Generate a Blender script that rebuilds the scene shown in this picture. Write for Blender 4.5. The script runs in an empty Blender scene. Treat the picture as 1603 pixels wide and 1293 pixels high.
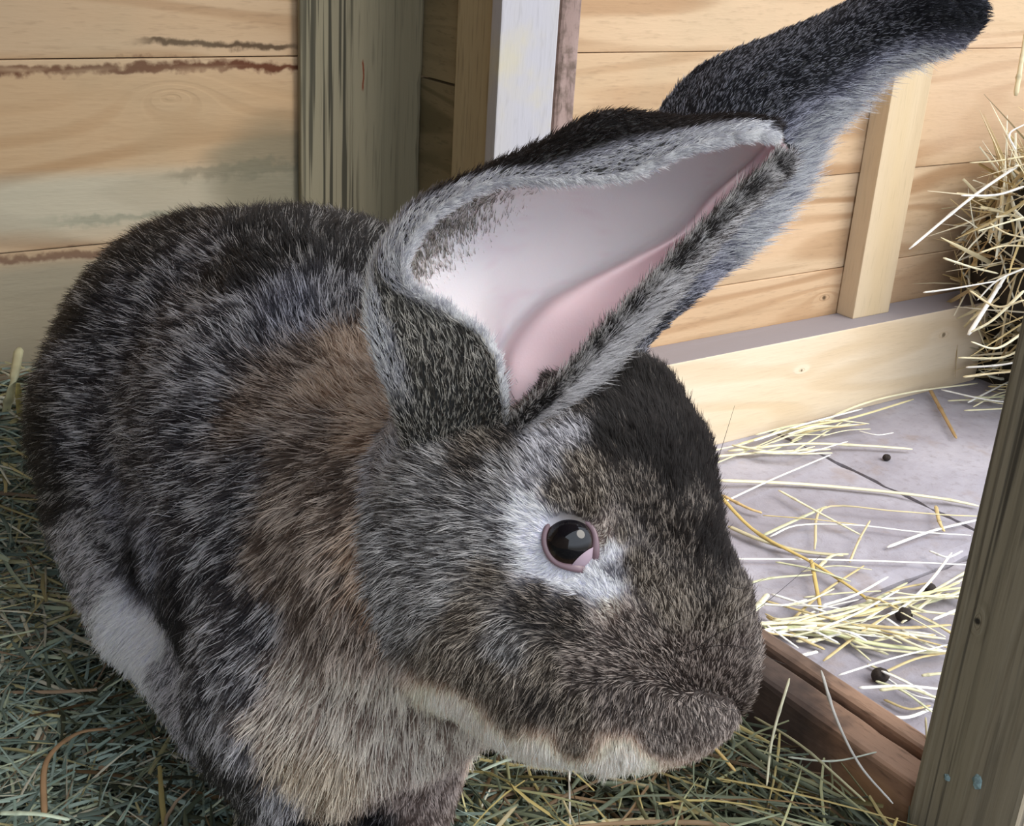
import bpy, bmesh, math, random
import numpy as np
from mathutils import Vector
from mathutils.bvhtree import BVHTree

SC = bpy.context.scene
COL = SC.collection
R = math.radians
rng = np.random.default_rng(7)
random.seed(7)

# ------------------------------------------------------------------ camera
YAW, PITCH, ROLL, FPX = R(36), R(22.3), R(3.7), 1900.0
CX, CY = 801.5, 646.5
CAM = np.array([0.0, 0.0, 0.6])
_f = np.array([math.sin(YAW)*math.cos(PITCH), math.cos(YAW)*math.cos(PITCH), -math.sin(PITCH)])
_r0 = np.array([math.cos(YAW), -math.sin(YAW), 0.0])
_u0 = np.cross(_r0, _f)
_c, _s = math.cos(ROLL), math.sin(ROLL)
CR, CU, CF = _c*_r0+_s*_u0, -_s*_r0+_c*_u0, _f
cd = bpy.data.cameras.new('camera')
cam = bpy.data.objects.new('camera', cd)
COL.objects.link(cam)
from mathutils import Matrix
M = Matrix.Identity(4)
for i in range(3):
    M[i][0], M[i][1], M[i][2], M[i][3] = CR[i], CU[i], -CF[i], CAM[i]
cam.matrix_world = M
cd.sensor_width = 36
cd.lens = 36*FPX/1603
cd.clip_start = 0.01
cd.clip_end = 100
SC.camera = cam

def ray(x, y):
    return CF + CR*(x-CX)/FPX - CU*(y-CY)/FPX
def at(x, y, d):
    return CAM + ray(x, y)*d
def hit(x, y, ax, v):
    d = ray(x, y)
    return CAM + d*((v-CAM[ax])/d[ax])

# ------------------------------------------------------------------ world and light
world = bpy.data.worlds.new('sky')
SC.world = world
world.use_nodes = True
wn = world.node_tree
wn.nodes.clear()
wo = wn.nodes.new('ShaderNodeOutputWorld')
wb = wn.nodes.new('ShaderNodeBackground')
wg = wn.nodes.new('ShaderNodeTexCoord')
wx = wn.nodes.new('ShaderNodeSeparateXYZ')
wr = wn.nodes.new('ShaderNodeValToRGB')
wr.color_ramp.elements[0].position = 0.42
wr.color_ramp.elements[0].color = (0.30, 0.30, 0.27, 1)
wr.color_ramp.elements[1].position = 0.56
wr.color_ramp.elements[1].color = (0.82, 0.90, 1.0, 1)
wm = wn.nodes.new('ShaderNodeMath'); wm.operation = 'MULTIPLY_ADD'
wm.inputs[1].default_value = 0.5; wm.inputs[2].default_value = 0.5
wn.links.new(wg.outputs['Generated'], wx.inputs[0])
wn.links.new(wx.outputs['Z'], wm.inputs[0])
wn.links.new(wm.outputs[0], wr.inputs[0])
wn.links.new(wr.outputs[0], wb.inputs[0])
wn.links.new(wb.outputs[0], wo.inputs[0])
wb.inputs[1].default_value = 2.05

sd = bpy.data.lights.new('sun', 'SUN')
sd.energy = 2.3
sd.angle = R(35)
sd.color = (1.0, 0.93, 0.82)
sun = bpy.data.objects.new('sun', sd)
COL.objects.link(sun)
sun.rotation_euler = Vector((-0.40, 0.62, -0.72)).to_track_quat('-Z', 'Y').to_euler()

vs = SC.view_settings
vs.view_transform = 'Standard'
vs.look = 'None'
vs.exposure = 0.1
vs.gamma = 1.0
vs.use_curve_mapping = False

# ------------------------------------------------------------------ helpers
def tag(o, label=None, cat=None, group=None, kind=None):
    if label: o['label'] = label
    if cat: o['category'] = cat
    if group: o['group'] = group
    if kind: o['kind'] = kind
    return o

def link(name, me, mat=None, parent=None):
    o = bpy.data.objects.new(name, me)
    COL.objects.link(o)
    if mat is not None and hasattr(me, 'materials') and len(me.materials) == 0:
        me.materials.append(mat)
    if parent is not None:
        o.parent = parent
    return o

def empty(name, loc=(0, 0, 0)):
    o = bpy.data.objects.new(name, None)
    COL.objects.link(o)
    o.location = loc
    o.empty_display_size = 0.02
    return o

def np_mesh(name, V, F, smooth=True, attr=None):
    me = bpy.data.meshes.new(name)
    V = np.asarray(V, np.float32); F = np.asarray(F, np.int32)
    n = F.shape[1]
    me.vertices.add(len(V)); me.vertices.foreach_set('co', V.ravel())
    me.loops.add(F.size); me.loops.foreach_set('vertex_index', F.ravel())
    me.polygons.add(len(F))
    me.polygons.foreach_set('loop_start', np.arange(0, F.size, n, dtype=np.int32))
    me.update(calc_edges=True)
    if smooth:
        me.polygons.foreach_set('use_smooth', np.ones(len(F), bool))
    if attr is not None:
        a = me.color_attributes.new('col', 'FLOAT_COLOR', 'POINT')
        a.data.foreach_set('color', np.c_[attr, np.ones(len(V))].astype(np.float32).ravel())
    me.validate()
    return me

def box_mesh(name, x0, x1, y0, y1, z0, z1, bevel=0.0015, wob=0.0):
    bm = bmesh.new()
    bmesh.ops.create_cube(bm, size=1)
    for v in bm.verts:
        v.co = Vector(((x0+x1)/2+v.co.x*(x1-x0), (y0+y1)/2+v.co.y*(y1-y0), (z0+z1)/2+v.co.z*(z1-z0)))
    if bevel:
        bmesh.ops.bevel(bm, geom=bm.edges[:], offset=bevel, segments=2, affect='EDGES', profile=0.7)
    me = bpy.data.meshes.new(name)
    bm.to_mesh(me); bm.free()
    return me

# ------------------------------------------------------------------ node helpers
class NT:
    def __init__(s, name):
        s.m = bpy.data.materials.new(name)
        s.m.use_nodes = True
        s.t = s.m.node_tree
        s.t.nodes.clear()
        s.out = s.t.nodes.new('ShaderNodeOutputMaterial')
        s.b = s.t.nodes.new('ShaderNodeBsdfPrincipled')
        s.t.links.new(s.b.outputs[0], s.out.inputs[0])
    def n(s, typ, **kw):
        nd = s.t.nodes.new('ShaderNode'+typ)
        for k, v in kw.items():
            setattr(nd, k, v)
        return nd
    def l(s, a, b):
        s.t.links.new(a, b)
    def val(s, x, inp):
        if isinstance(x, (int, float)): inp.default_value = x
        elif isinstance(x, (tuple, list)): inp.default_value = x if len(x) == len(inp.default_value) else (*x, 1)[:len(inp.default_value)]
        else: s.l(x, inp)
    def math(s, op, a, b=0.0, c=None):
        nd = s.n('Math', operation=op)
        s.val(a, nd.inputs[0]); s.val(b, nd.inputs[1])
        if c is not None: s.val(c, nd.inputs[2])
        return nd.outputs[0]
    def vmath(s, op, a, b=(0, 0, 0)):
        nd = s.n('VectorMath', operation=op)
        s.val(a, nd.inputs[0]); s.val(b, nd.inputs[1])
        return nd.outputs['Value'] if op in ('LENGTH', 'DOT_PRODUCT', 'DISTANCE') else nd.outputs[0]
    def noise(s, vec, scale, detail=3, rough=0.5, dist=0.0):
        nd = s.n('TexNoise')
        s.l(vec, nd.inputs['Vector'])
        nd.inputs['Scale'].default_value = scale
        nd.inputs['Detail'].default_value = detail
        nd.inputs['Roughness'].default_value = rough
        nd.inputs['Distortion'].default_value = dist
        return nd.outputs['Fac']
    def mix(s, fac, a, b, mode='MIX'):
        nd = s.n('Mix', data_type='RGBA', blend_type=mode)
        s.val(fac, nd.inputs[0]); s.val(a, nd.inputs[6]); s.val(b, nd.inputs[7])
        return nd.outputs[2]
    def ramp(s, fac, stops, interp='LINEAR'):
        nd = s.n('ValToRGB')
        cr = nd.color_ramp
        cr.interpolation = interp
        while len(cr.elements) < len(stops): cr.elements.new(0.5)
        for e, (p, c) in zip(cr.elements, stops):
            e.position = p
            e.color = (c, c, c, 1) if isinstance(c, (int, float)) else (*c, 1)
        s.l(fac, nd.inputs[0])
        return nd.outputs[0]
    def step(s, x, lo, hi):
        nd = s.n('MapRange', interpolation_type='SMOOTHSTEP')
        s.val(x, nd.inputs[0]); nd.inputs[1].default_value = lo; nd.inputs[2].default_value = hi
        return nd.outputs[0]
    def finish(s, col, rough=0.7, bump=None, bstr=0.3, bdist=0.001, spec=0.3):
        s.val(col, s.b.inputs['Base Color'])
        s.val(rough, s.b.inputs['Roughness'])
        s.b.inputs['Specular IOR Level'].default_value = spec
        if bump is not None:
            bp = s.n('Bump')
            bp.inputs['Strength'].default_value = bstr
            bp.inputs['Distance'].default_value = bdist
            s.l(bump, bp.inputs['Height'])
            s.l(bp.outputs[0], s.b.inputs['Normal'])
        return s.m

def wood(name, axis, late, early, rings=26, ring_scale=5.0, stretch=0.10, tint=None, knots=(), streaks=(),
         stain=None, ring_amt=1.0, rough=0.75, pores=0.25, lines=None, top_tone=None, patches=(), vary=0.0):
    """timber whose figure is the contour lines of a stretched noise; knots are world positions (x,y,z,radius)"""
    t = NT(name)
    pos = t.n('NewGeometry').outputs['Position']
    oi = t.n('ObjectInfo').outputs['Random']
    sc = [1, 1, 1]; sc[axis] = stretch
    p = t.vmath('MULTIPLY', pos, tuple(sc))
    off = t.n('CombineXYZ')
    t.l(t.math('MULTIPLY', oi, 7.3), off.inputs[0]); t.l(t.math('MULTIPLY', oi, 3.1), off.inputs[1]); t.l(t.math('MULTIPLY', oi, 11.7), off.inputs[2])
    p = t.vmath('ADD', p, off.outputs[0])
    base = t.noise(p, ring_scale, 2, 0.45)
    kd = None
    for (kx, ky, kz, kr) in knots:
        d = t.vmath('SUBTRACT', pos, (kx, ky, kz))
        s2 = [1, 1, 1]; s2[axis] = 0.42
        d = t.vmath('MULTIPLY', d, tuple(s2))
        d = t.vmath('LENGTH', d)
        g = t.math('DIVIDE', kr, t.math('ADD', d, kr*0.6))       # bump around the knot
        g = t.math('POWER', g, 1.6)
        base = t.math('MULTIPLY_ADD', g, 0.22, base)
        kd = d if kd is None else t.math('MINIMUM', kd, d)
    sn = t.math('SINE', t.math('MULTIPLY', base, rings*6.283))
    rg = t.step(sn, -0.2, 1.0)
    broad = t.noise(p, 14.0, 3, 0.5)
    fib = t.noise(t.vmath('MULTIPLY', p, (1, 1, 1)), 320.0, 2, 0.6)
    amt = t.math('MULTIPLY', t.step(t.noise(p, 6.0, 1), 0.25, 0.7), ring_amt)
    col = t.mix(t.math('MULTIPLY', rg, amt), early, late)
    col = t.mix(t.step(broad, 0.35, 0.7), col, t.mix(0.55, col, tint or late))
    col = t.mix(t.math('MULTIPLY', t.step(fib, 0.52, 0.75), pores), col, tuple(c*0.45 for c in late))
    if vary:        # boards cut from different trees: some rosier, some paler
        col = t.mix(t.math('MULTIPLY', oi, vary), col, t.mix(1.0, col, (1.06, 0.80, 0.66), 'MULTIPLY'))
        st_ = t.noise(t.vmath('MULTIPLY', p, (1, 1, 3)), 22, 3)
        col = t.mix(t.math('MULTIPLY', t.step(st_, 0.52, 0.72), 0.4), col, late)
    for (o, ha, hl, c, s) in patches:       # broad soft-edged areas of another tone
        sp = t.n('SeparateXYZ'); t.l(t.vmath('SUBTRACT', pos, o), sp.inputs[0])
        d = t.math('ADD', t.math('POWER', t.math('ABSOLUTE', t.math('DIVIDE', sp.outputs[2], ha)), 2.0), t.math('POWER', t.math('ABSOLUTE', t.math('DIVIDE', sp.outputs[axis if axis != 2 else 0], hl)), 2.0))
        d = t.math('ADD', d, t.math('MULTIPLY', t.math('SUBTRACT', t.noise(p, 18, 3), 0.5), 2.2))
        col = t.mix(t.math('MULTIPLY', t.step(d, 1.3, 0.2), s), col, c)
    if lines:
        s3 = [1, 1, 1]; s3[axis] = 0.012
        lp = t.vmath('MULTIPLY', pos, tuple(s3))
        ln_ = t.noise(lp, lines[0], 2, 0.5)
        gate = t.step(t.noise(lp, lines[0]*0.16, 1), 0.38, 0.60)
        col = t.mix(t.math('MULTIPLY', t.math('MULTIPLY', t.step(ln_, 0.50, 0.60), gate), lines[1]), col, tuple(c*0.55 for c in late))
    for (dk, wid) in ((k, k[3]) for k in knots if k[3] < 0.012):
        d = t.vmath('DISTANCE', pos, dk[:3])
        d = t.math('MULTIPLY_ADD', t.noise(pos, 160, 1), wid*0.5, d)
        col = t.mix(t.step(t.math('SUBTRACT', wid*1.15, d), 0, wid*0.6), col, tuple(c*0.35 for c in late))
    for (o, half, ln, c, s) in streaks:      # stains with a ragged outline: origin, half height, half length, colour, strength
        d = t.vmath('SUBTRACT', pos, o)
        sx = [0, 0, 0]
        wob = t.noise(p, 30, 3, 0.6)
        sp = t.n('SeparateXYZ'); t.l(d, sp.inputs[0])
        along = sp.outputs[axis]
        across = sp.outputs[2] if axis != 2 else sp.outputs[0 if abs(o[0]) < 9 else 1]
        aa = t.math('MULTIPLY_ADD', t.math('SUBTRACT', wob, 0.5), half*6, across)
        aa = t.math('MULTIPLY_ADD', t.math('SUBTRACT', t.noise(pos, 110, 3), 0.5), half*2.2, aa)
        m1 = t.step(t.math('SUBTRACT', half, t.math('ABSOLUTE', aa)), 0, half*0.8)
        m2 = t.step(t.math('SUBTRACT', ln, t.math('ABSOLUTE', along)), 0, ln*0.35)
        br = t.step(t.noise(p, 50, 3), 0.25, 0.5)
        col = t.mix(t.math('MULTIPLY', t.math('MULTIPLY', m1, m2), t.math('MULTIPLY', br, s)), col, c)
    if stain:
        col = t.mix(t.math('MULTIPLY', t.step(t.noise(pos, stain[1], 4, 0.6), 0.45, 0.72), stain[2]), col, stain[0])
    if top_tone:  # upward faces take a separate tone
        nz = t.n('SeparateXYZ'); t.l(t.n('NewGeometry').outputs['Normal'], nz.inputs[0])
        col = t.mix(t.math('MULTIPLY', t.step(nz.outputs[2], 0.8, 0.95), t.step(t.noise(pos, 25, 3), 0.0, 0.25)), col, top_tone)
    h = t.math('MULTIPLY_ADD', rg, -0.6, t.math('MULTIPLY', fib, 0.8))
    return t.finish(col, rough, h, 0.45, 0.0008, 0.25)

# ------------------------------------------------------------------ setting
YW = 1.041
m_board = wood('board pine', 0, (0.36, 0.225, 0.12), (0.60, 0.465, 0.31), rings=11, ring_scale=7.0, stretch=0.14, tint=(0.52, 0.37, 0.22),
    knots=[(0.372, YW, 0.437, 0.05), (1.262, YW, 0.148, 0.006), (0.43, YW, 0.30, 0.02)],
    streaks=[((0.30, YW, 0.4645), 0.0055, 0.30, (0.13, 0.045, 0.02), 1.0), ((0.42, YW, 0.480), 0.0040, 0.085, (0.07, 0.04, 0.02), 0.9),
             ((0.28, YW, 0.308), 0.0050, 0.14, (0.16, 0.08, 0.05), 0.8), ((0.45, YW, 0.375), 0.010, 0.10, (0.13, 0.13, 0.09), 0.5),
             ((0.40, YW, 0.335), 0.006, 0.16, (0.20, 0.22, 0.16), 0.5)],
    stain=((0.42, 0.34, 0.22), 5.0, 0.3), ring_amt=1.0, pores=0.2, vary=0.45,
    patches=[((0.30, YW, 0.425), 0.045, 0.35, (0.52, 0.33, 0.17), 0.6), ((0.34, YW, 0.345), 0.03, 0.40, (0.52, 0.50, 0.39), 0.7), ((0.47, YW, 0.36), 0.06, 0.07, (0.20, 0.18, 0.12), 0.8),  # last one darkens the boards beside the stud
             ((0.2, YW, 0.25), 0.06, 0.35, (0.30, 0.28, 0.21), 0.8), ((1.12, YW, 0.25), 0.05, 0.15, (0.66, 0.44, 0.27), 0.5), ((1.55, YW, 0.40), 0.10, 0.18, (0.60, 0.42, 0.28), 0.6)])  # first one darkens the boards low on the left
m_pale = wood('pale pine', 0, (0.62, 0.46, 0.28), (0.80, 0.68, 0.52), rings=8, ring_scale=9, stretch=0.10,
    knots=[(1.46, 0.981, 0.085, 0.006), (1.17, 0.981, 0.078, 0.003)], ring_amt=0.6, pores=0.1, top_tone=(.27,.24,.25))
m_stud = wood('green treated stud', 2, (0.07, 0.065, 0.045), (0.31, 0.27, 0.18), rings=20, ring_scale=7, stretch=0.05,
    tint=(0.25, 0.225, 0.15), knots=[(0.60, 1.0, 0.365, 0.004)], ring_amt=1.0, pores=0.3, lines=(300, 0.9), streaks=[(tuple(hit(568, 118, 1, 1.031)), 0.0016, 0.016, (0.20, 0.05, 0.02), 1.0)])
m_strut = wood('strut pine', 2, (0.42, 0.30, 0.18), (0.62, 0.49, 0.33), rings=6, ring_scale=9, stretch=0.08, tint=(0.58, 0.43, 0.24), ring_amt=0.7, pores=0.15)
m_post = wood('weathered post', 2, (0.085, 0.072, 0.056), (0.29, 0.245, 0.18), rings=12, ring_scale=16, stretch=0.045,
    tint=(0.20, 0.17, 0.10), knots=[(0.58, 0.33, 0.24, 0.003)], ring_amt=1.0, pores=0.4, lines=(230, 0.9))
m_sill = wood('red sill timber', 1, (0.16, 0.085, 0.055), (0.34, 0.215, 0.15), rings=5, ring_scale=12, stretch=0.2, tint=(0.36, 0.18, 0.09),
    stain=((0.05, 0.035, 0.03), 14.0, 0.9),
    patches=[((0.6, 0.50, 0.06), 0.07, 0.09, (0.07, 0.055, 0.05), 0.85), ((0.6, 0.375, 0.05), 0.045, 0.05, (0.42, 0.21, 0.08), 0.7)], ring_amt=0.5, pores=0.5)
m_bark = wood('bark edge', 2, (0.20, 0.13, 0.11), (0.42, 0.31, 0.28), rings=6, ring_scale=20, stretch=0.2, stain=((0.10, 0.07, 0.05), 60.0, 0.8), pores=0.6)

def slab_mat():
    t = NT('lilac concrete')
    pos = t.n('NewGeometry').outputs['Position']
    oi = t.n('ObjectInfo').outputs['Random']
    a = t.noise(pos, 7, 5, 0.6)
    b = t.noise(pos, 90, 4, 0.65)
    c = t.noise(pos, 400, 2, 0.6)
    col = t.ramp(a, [(0.3, (0.27, 0.25, 0.285)), (0.55, (0.39, 0.37, 0.42)), (0.75, (0.50, 0.475, 0.52))])
    col = t.mix(t.math('MULTIPLY', t.step(b, 0.5, 0.75), 0.5), col, (0.22, 0.19, 0.19))
    col = t.mix(t.math('MULTIPLY', t.step(t.noise(pos, 22, 3), 0.58, 0.72), 0.35), col, (0.30, 0.22, 0.17))
    col = t.mix(t.math('MULTIPLY', oi, 0.2), col, (0.33, 0.29, 0.31))
    h = t.math('MULTIPLY_ADD', b, 1.0, t.math('MULTIPLY', c, 0.5))
    return t.finish(col, 0.8, h, 0.5, 0.0015)
m_slab = slab_mat()

def plain(name, c, rough=0.8, nscale=40, var=0.4, spec=0.3):
    t = NT(name)
    pos = t.n('NewGeometry').outputs['Position']
    a = t.noise(pos, nscale, 4, 0.6)
    col = t.mix(t.step(a, 0.3, 0.7), tuple(x*(1-var) for x in c), c)
    return t.finish(col, rough, a, 0.4, 0.002, spec)
m_soil_gap = plain('dark soil and gap shade', (0.035, 0.028, 0.02), 0.95, 60)
m_shade_roof = plain('roof boards', (0.30, 0.22, 0.14), 0.8, 12)

# back wall: a structure with every board a part
wall = link('wall_back', box_mesh('wall_back', -0.7, 2.4, YW+0.0165, YW+0.03, 0.0, 1.15, 0), m_soil_gap)
tag(wall, kind='structure')
seams = [0.0, 0.028, 0.187, 0.3145, 0.470, 0.628, 0.79, 0.95, 1.11]
for k in range(1, len(seams)-1):
    lean = 0.0015*((k % 2)*2-1)
    b = link('board', box_mesh('board', -0.69, 2.39, YW-max(0, lean), YW+0.016, seams[k]+0.0005, seams[k+1]-0.0003, 0.0012), m_board, wall)

floor = link('floor', box_mesh('floor', -0.7, 2.6, -0.8, YW+0.03, -0.06, -0.012, 0), m_soil_gap)
tag(floor, kind='structure')
jx, jy = [-0.7, 0.06, 0.60, 1.138, 1.68, 2.22, 2.6], [-0.8, -0.44, 0.10, 0.638, 1.06]
def slab_mesh(x0, x1, y0, y1, seed):
    bm = bmesh.new()
    rr = random.Random(seed)
    nx, ny = 26, 26
    g = {}
    for i in range(nx+1):
        for j in range(ny+1):
            x = x0+(x1-x0)*i/nx; y = y0+(y1-y0)*j/ny
            e = min(i, nx-i, j, ny-j)
            z = -0.0035*(e == 0)
            if i in (0, nx): x += rr.uniform(-0.0022, 0.0022)
            if j in (0, ny): y += rr.uniform(-0.0022, 0.0022)
            g[i, j] = bm.verts.new((x, y, z + rr.uniform(-.0003, .0003)))
    for i in range(nx):
        for j in range(ny):
            bm.faces.new((g[i, j], g[i+1, j], g[i+1, j+1], g[i, j+1]))
    ring = [g[i, 0] for i in range(nx+1)]+[g[nx, j] for j in range(1, ny+1)]+[g[i, ny] for i in range(nx-1, -1, -1)]+[g[0, j] for j in range(ny-1, 0, -1)]
    low = [bm.verts.new((v.co.x, v.co.y, -0.03)) for v in ring]
    for i in range(len(ring)):
        k = (i+1) % len(ring)
        bm.faces.new((ring[k], ring[i], low[i], low[k]))
    bm.faces.new(low)
    me = bpy.data.meshes.new('paving_slab'); bm.to_mesh(me); bm.free()
    for p in me.polygons: p.use_smooth = False
    return me
for i in range(len(jx)-1):
    for j in range(len(jy)-1):
        g = 0.0028
        link('paving_slab', slab_mesh(jx[i]+g, jx[i+1]-g, jy[j]+g, jy[j+1]-g, i*9+j), m_slab, floor)

# roof and left wall added out of view to shade the near bay
shade_roof = link('shade_roof', box_mesh('shade_roof', -0.75, 0.66, 0.05, YW+0.05, 1.15, 1.17, 0), m_shade_roof); tag(shade_roof, kind='structure')
wl = link('shade_wall_left', box_mesh('shade_wall_left', -0.75, -0.70, -0.6, YW+0.03, -0.012, 1.15, 0), m_shade_roof); tag(wl, kind='structure')

# bottom rail along the wall
rail = link('bottom_rail', box_mesh('bottom_rail', 0.66, 1.56, 0.981, YW-0.003, 0.0, 0.123, 0.002), m_pale)
tag(rail, 'long pale timber rail lying on the slabs along the foot of the board wall', 'rail')
strut = link('timber_strut', box_mesh('timber_strut', 1.290, 1.364, 1.009, YW-0.003, 0.123, 1.11, 0.0015), m_strut)
tag(strut, 'upright tan timber strut standing on the rail, seen below the tip of the far ear', 'strut')

def rough_box(name, x0, x1, y0, y1, z0, z1, amp, corner, mat):
    """upright timber with a wany, chewed edge; corner = (sx, sy) of the ragged arris"""
    bm = bmesh.new()
    n = 90
    prev = None
    rr = random.Random(3)
    w = 0.0
    for k in range(n+1):
        z = z0+(z1-z0)*k/n
        w = 0.75*w+rr.uniform(-1, 1)*amp*0.6
        c = 0.0035+abs(w)
        pts = []
        for sx, sy in ((0, 0), (1, 0), (1, 1), (0, 1)):
            x = x1 if sx else x0; y = y1 if sy else y0
            dx = -1 if sx else 1; dy = -1 if sy else 1
            cc = c if (sx, sy) == corner else 0.0015
            a = (x, y+dy*cc); m_ = (x+dx*cc*0.35, y+dy*cc*0.35); b = (x+dx*cc, y)
            tri = [a, m_, b] if (sx, sy) in ((0, 0), (1, 1)) else [b, m_, a]
            pts += tri
        vs_ = [bm.verts.new((px, py, z)) for px, py in pts]
        if prev:
            for i in range(12):
                j = (i+1) % 12
                bm.faces.new((prev[i], prev[j], vs_[j], vs_[i]))
        else:
            bm.faces.new(vs_[::-1])
        prev = vs_
    bm.faces.new(prev)
    me = bpy.data.meshes.new(name); bm.to_mesh(me); bm.free()
    return link(name, me, mat)
stud = rough_box('wall_stud', float(hit(471, 200, 1, 1.031)[0]), float(hit(661, 200, 1, 1.031)[0]), 1.031, YW-0.003, 0.0, 1.11, 0.0035, (1, 0), m_stud)
tag(stud, 'broad grey-green grained upright stud in the corner behind the rabbit', 'stud')

YB1 = float(hit(711, 150, 0, .612)[1]); YB0 = float(hit(770, 150, 0, .612)[1])
part = empty('partition_end', (0.66, 0.95, 0))
tag(part, 'stub of boarded partition with upright battens between corner stud and bright bay', 'partition')
for k in range(1, len(seams)-1):
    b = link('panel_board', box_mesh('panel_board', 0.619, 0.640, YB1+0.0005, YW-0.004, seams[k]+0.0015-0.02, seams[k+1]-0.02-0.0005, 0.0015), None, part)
    b.location = -part.location
m_panel = wood('dark panel boards', 1, (0.16, 0.13, 0.07), (0.34, 0.27, 0.16), rings=10, ring_scale=12, stretch=0.2, ring_amt=0.9, pores=0.3)  # darker timber tone than the wall boards
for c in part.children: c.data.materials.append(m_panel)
m_tan = wood('tan batten', 2, (0.34, 0.26, 0.15), (0.47, 0.38, 0.235), rings=7, ring_scale=14, stretch=0.06, ring_amt=0.6, pores=0.5)
m_grey = wood('grey worn batten', 2, (0.38, 0.34, 0.32), (0.47, 0.46, 0.50), rings=4, ring_scale=8, stretch=0.12, tint=(0.52, 0.48, 0.38), stain=((0.55, 0.50, 0.36), 14, 0.8), ring_amt=0.4, pores=0.15)
def pbox(name, *a, mat):
    o = link(name, box_mesh(name, *a), mat, part); o.location = -part.location; return o
pbox('batten', 0.612, 0.632, YB0, YB1, 0.0, 1.11, 0.0015, mat=m_tan)
pbox('batten', float(hit(781, 100, 1, YB0-.016)[0]), float(hit(870, 100, 1, YB0-.016)[0]), YB0-.016, YB0-.001, 0.0, 1.11, 0.0015, mat=m_grey)
o = rough_box('edge_strip', float(hit(873, 100, 1, YB0+.01)[0]), float(hit(904, 100, 1, YB0+.01)[0]), YB0+.01, YB0+.035, 0.30, 1.11, 0.003, (0, 0), m_bark); o.parent = part; o.location = -part.location
o['label'] = 'splintered pinkish edge strip with a broken lower end'

# sill between the bays: inner timber, groove, outer plank
sill = empty('sill', (0.60, 0.66, 0))
tag(sill, 'low reddish-brown timber sill running from the nose of the rabbit to the post', 'sill')
def wavy_bar(name, x0, x1, y0, y1, z0, z1, amp, seed, mat, parent):
    bm = bmesh.new(); n = 60; prev = None; rr = random.Random(seed); w = [0]*4
    for k in range(n+1):
        y = y0+(y1-y0)*k/n
        pts = []
        for q, (x, z, dx, dz) in enumerate(((x0, z0, 1, 1), (x1, z0, -1, 1), (x1, z1, -1, -1), (x0, z1, 1, -1))):
            w[q] = 0.8*w[q]+rr.uniform(-1, 1)*amp
            c = 0.003+abs(w[q])
            a = (x, z+dz*c); b = (x+dx*c, z)
            m_ = (x+dx*c*0.3, z+dz*c*0.3)
            pts += [a, m_, b] if q in (0, 2) else [b, m_, a]
        vv = [bm.verts.new((px, y, pz)) for px, pz in pts]
        if prev:
            for i in range(12):
                j = (i+1) % 12
                bm.faces.new((prev[j], prev[i], vv[i], vv[j]))
        else: bm.faces.new(vv)
        prev = vv
    bm.faces.new(prev[::-1])
    me = bpy.data.meshes.new(name); bm.to_mesh(me); bm.free()
    o = link(name, me, mat, parent); o.location = -parent.location
    return o
wavy_bar('inner_timber', 0.584, 0.6115, 0.347, 0.93, 0.0, 0.108, 0.0012, 1, m_sill, sill)
wavy_bar('outer_plank', 0.6155, 0.632, 0.347, 0.93, 0.0, 0.111, 0.0007, 2, m_sill, sill)

# doorway post
PY = float(hit(1440, 1190, 0, 0.58)[1])
post = link('doorway_post', box_mesh('doorway_post', 0.580, 0.655, 0.278, PY, 0.0, 1.13, 0.003), m_post)
tag(post, 'thick weathered grey-green upright post at the end of the sill', 'post')
bm = bmesh.new()
m_chip = plain('pale blue chip', (0.30, 0.42, 0.44), 0.6, 200)
for (cx_, cy_, w_, h_) in ((1530, 1224, 14, 26), (1483, 1217, 10, 12)):
    bm = bmesh.new()
    bmesh.ops.create_icosphere(bm, subdivisions=2, radius=1)
    c = hit(cx_, cy_, 0, 0.58)
    rr = random.Random(cx_)
    for v in bm.verts:
        k = 1+rr.uniform(-0.25, 0.25)
        v.co = Vector((c[0]+v.co.x*0.0012, c[1]+v.co.y*w_*0.00022*k, c[2]+v.co.z*h_*0.00020*k))
    me = bpy.data.meshes.new('paint_fleck'); bm.to_mesh(me); bm.free()
    o = link('paint_fleck', me, m_chip, post)
    o['label'] = 'pale blue fleck stuck on the post near the hay'

# ------------------------------------------------------------------ rabbit: body as one implicit surface
def cap(p0, p1): return ('cap', p0, p1)
B = []   # (pts, k): each prim = (px,py,depth,r) pairs; tapered capsules
def C2(a, b, k): B.append((np.array(at(*a[:3])), a[3], np.array(at(*b[:3])), b[3], k))
K = 0.035
# trunk
C2((356, 600, .89, .115), (470, 585, .85, .107), K)
C2((560, 585, .80, .080), (600, 650, .76, .076), K)
C2((282, 700, .88, .094), (338, 800, .85, .094), K)
C2((232, 800, .865, .060), (268, 920, .815, .052), 0.02)      # right thigh
C2((290, 972, .79, .038), (365, 1110, .74, .030), 0.02)
C2((470, 700, .78, .104), (510, 800, .745, .102), K)
C2((530, 900, .72, .090), (535, 1010, .68, .078), K)
C2((530, 1060, .665, .062), (545, 1100, .655, .056), 0.03)     # chest
C2((425, 1110, .685, .037), (470, 1160, .665, .036), 0.025)    # right shoulder of the foreleg
C2((640, 1060, .655, .045), (740, 1060, .64, .028), 0.025)     # dewlap
C2((645, 1130, .665, .030), (640, 1215, .67, .026), 0.015)     # forelegs
C2((640, 1215, .67, .024), (640, 1340, .665, .022), 0.012)
C2((480, 1170, .655, .030), (500, 1340, .65, .024), 0.015)
C2((600, 1345, .655, .022), (690, 1375, .62, .018), 0.012)
C2((600, 800, .68, .080), (680, 880, .62, .070), 0.03)         # neck
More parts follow.
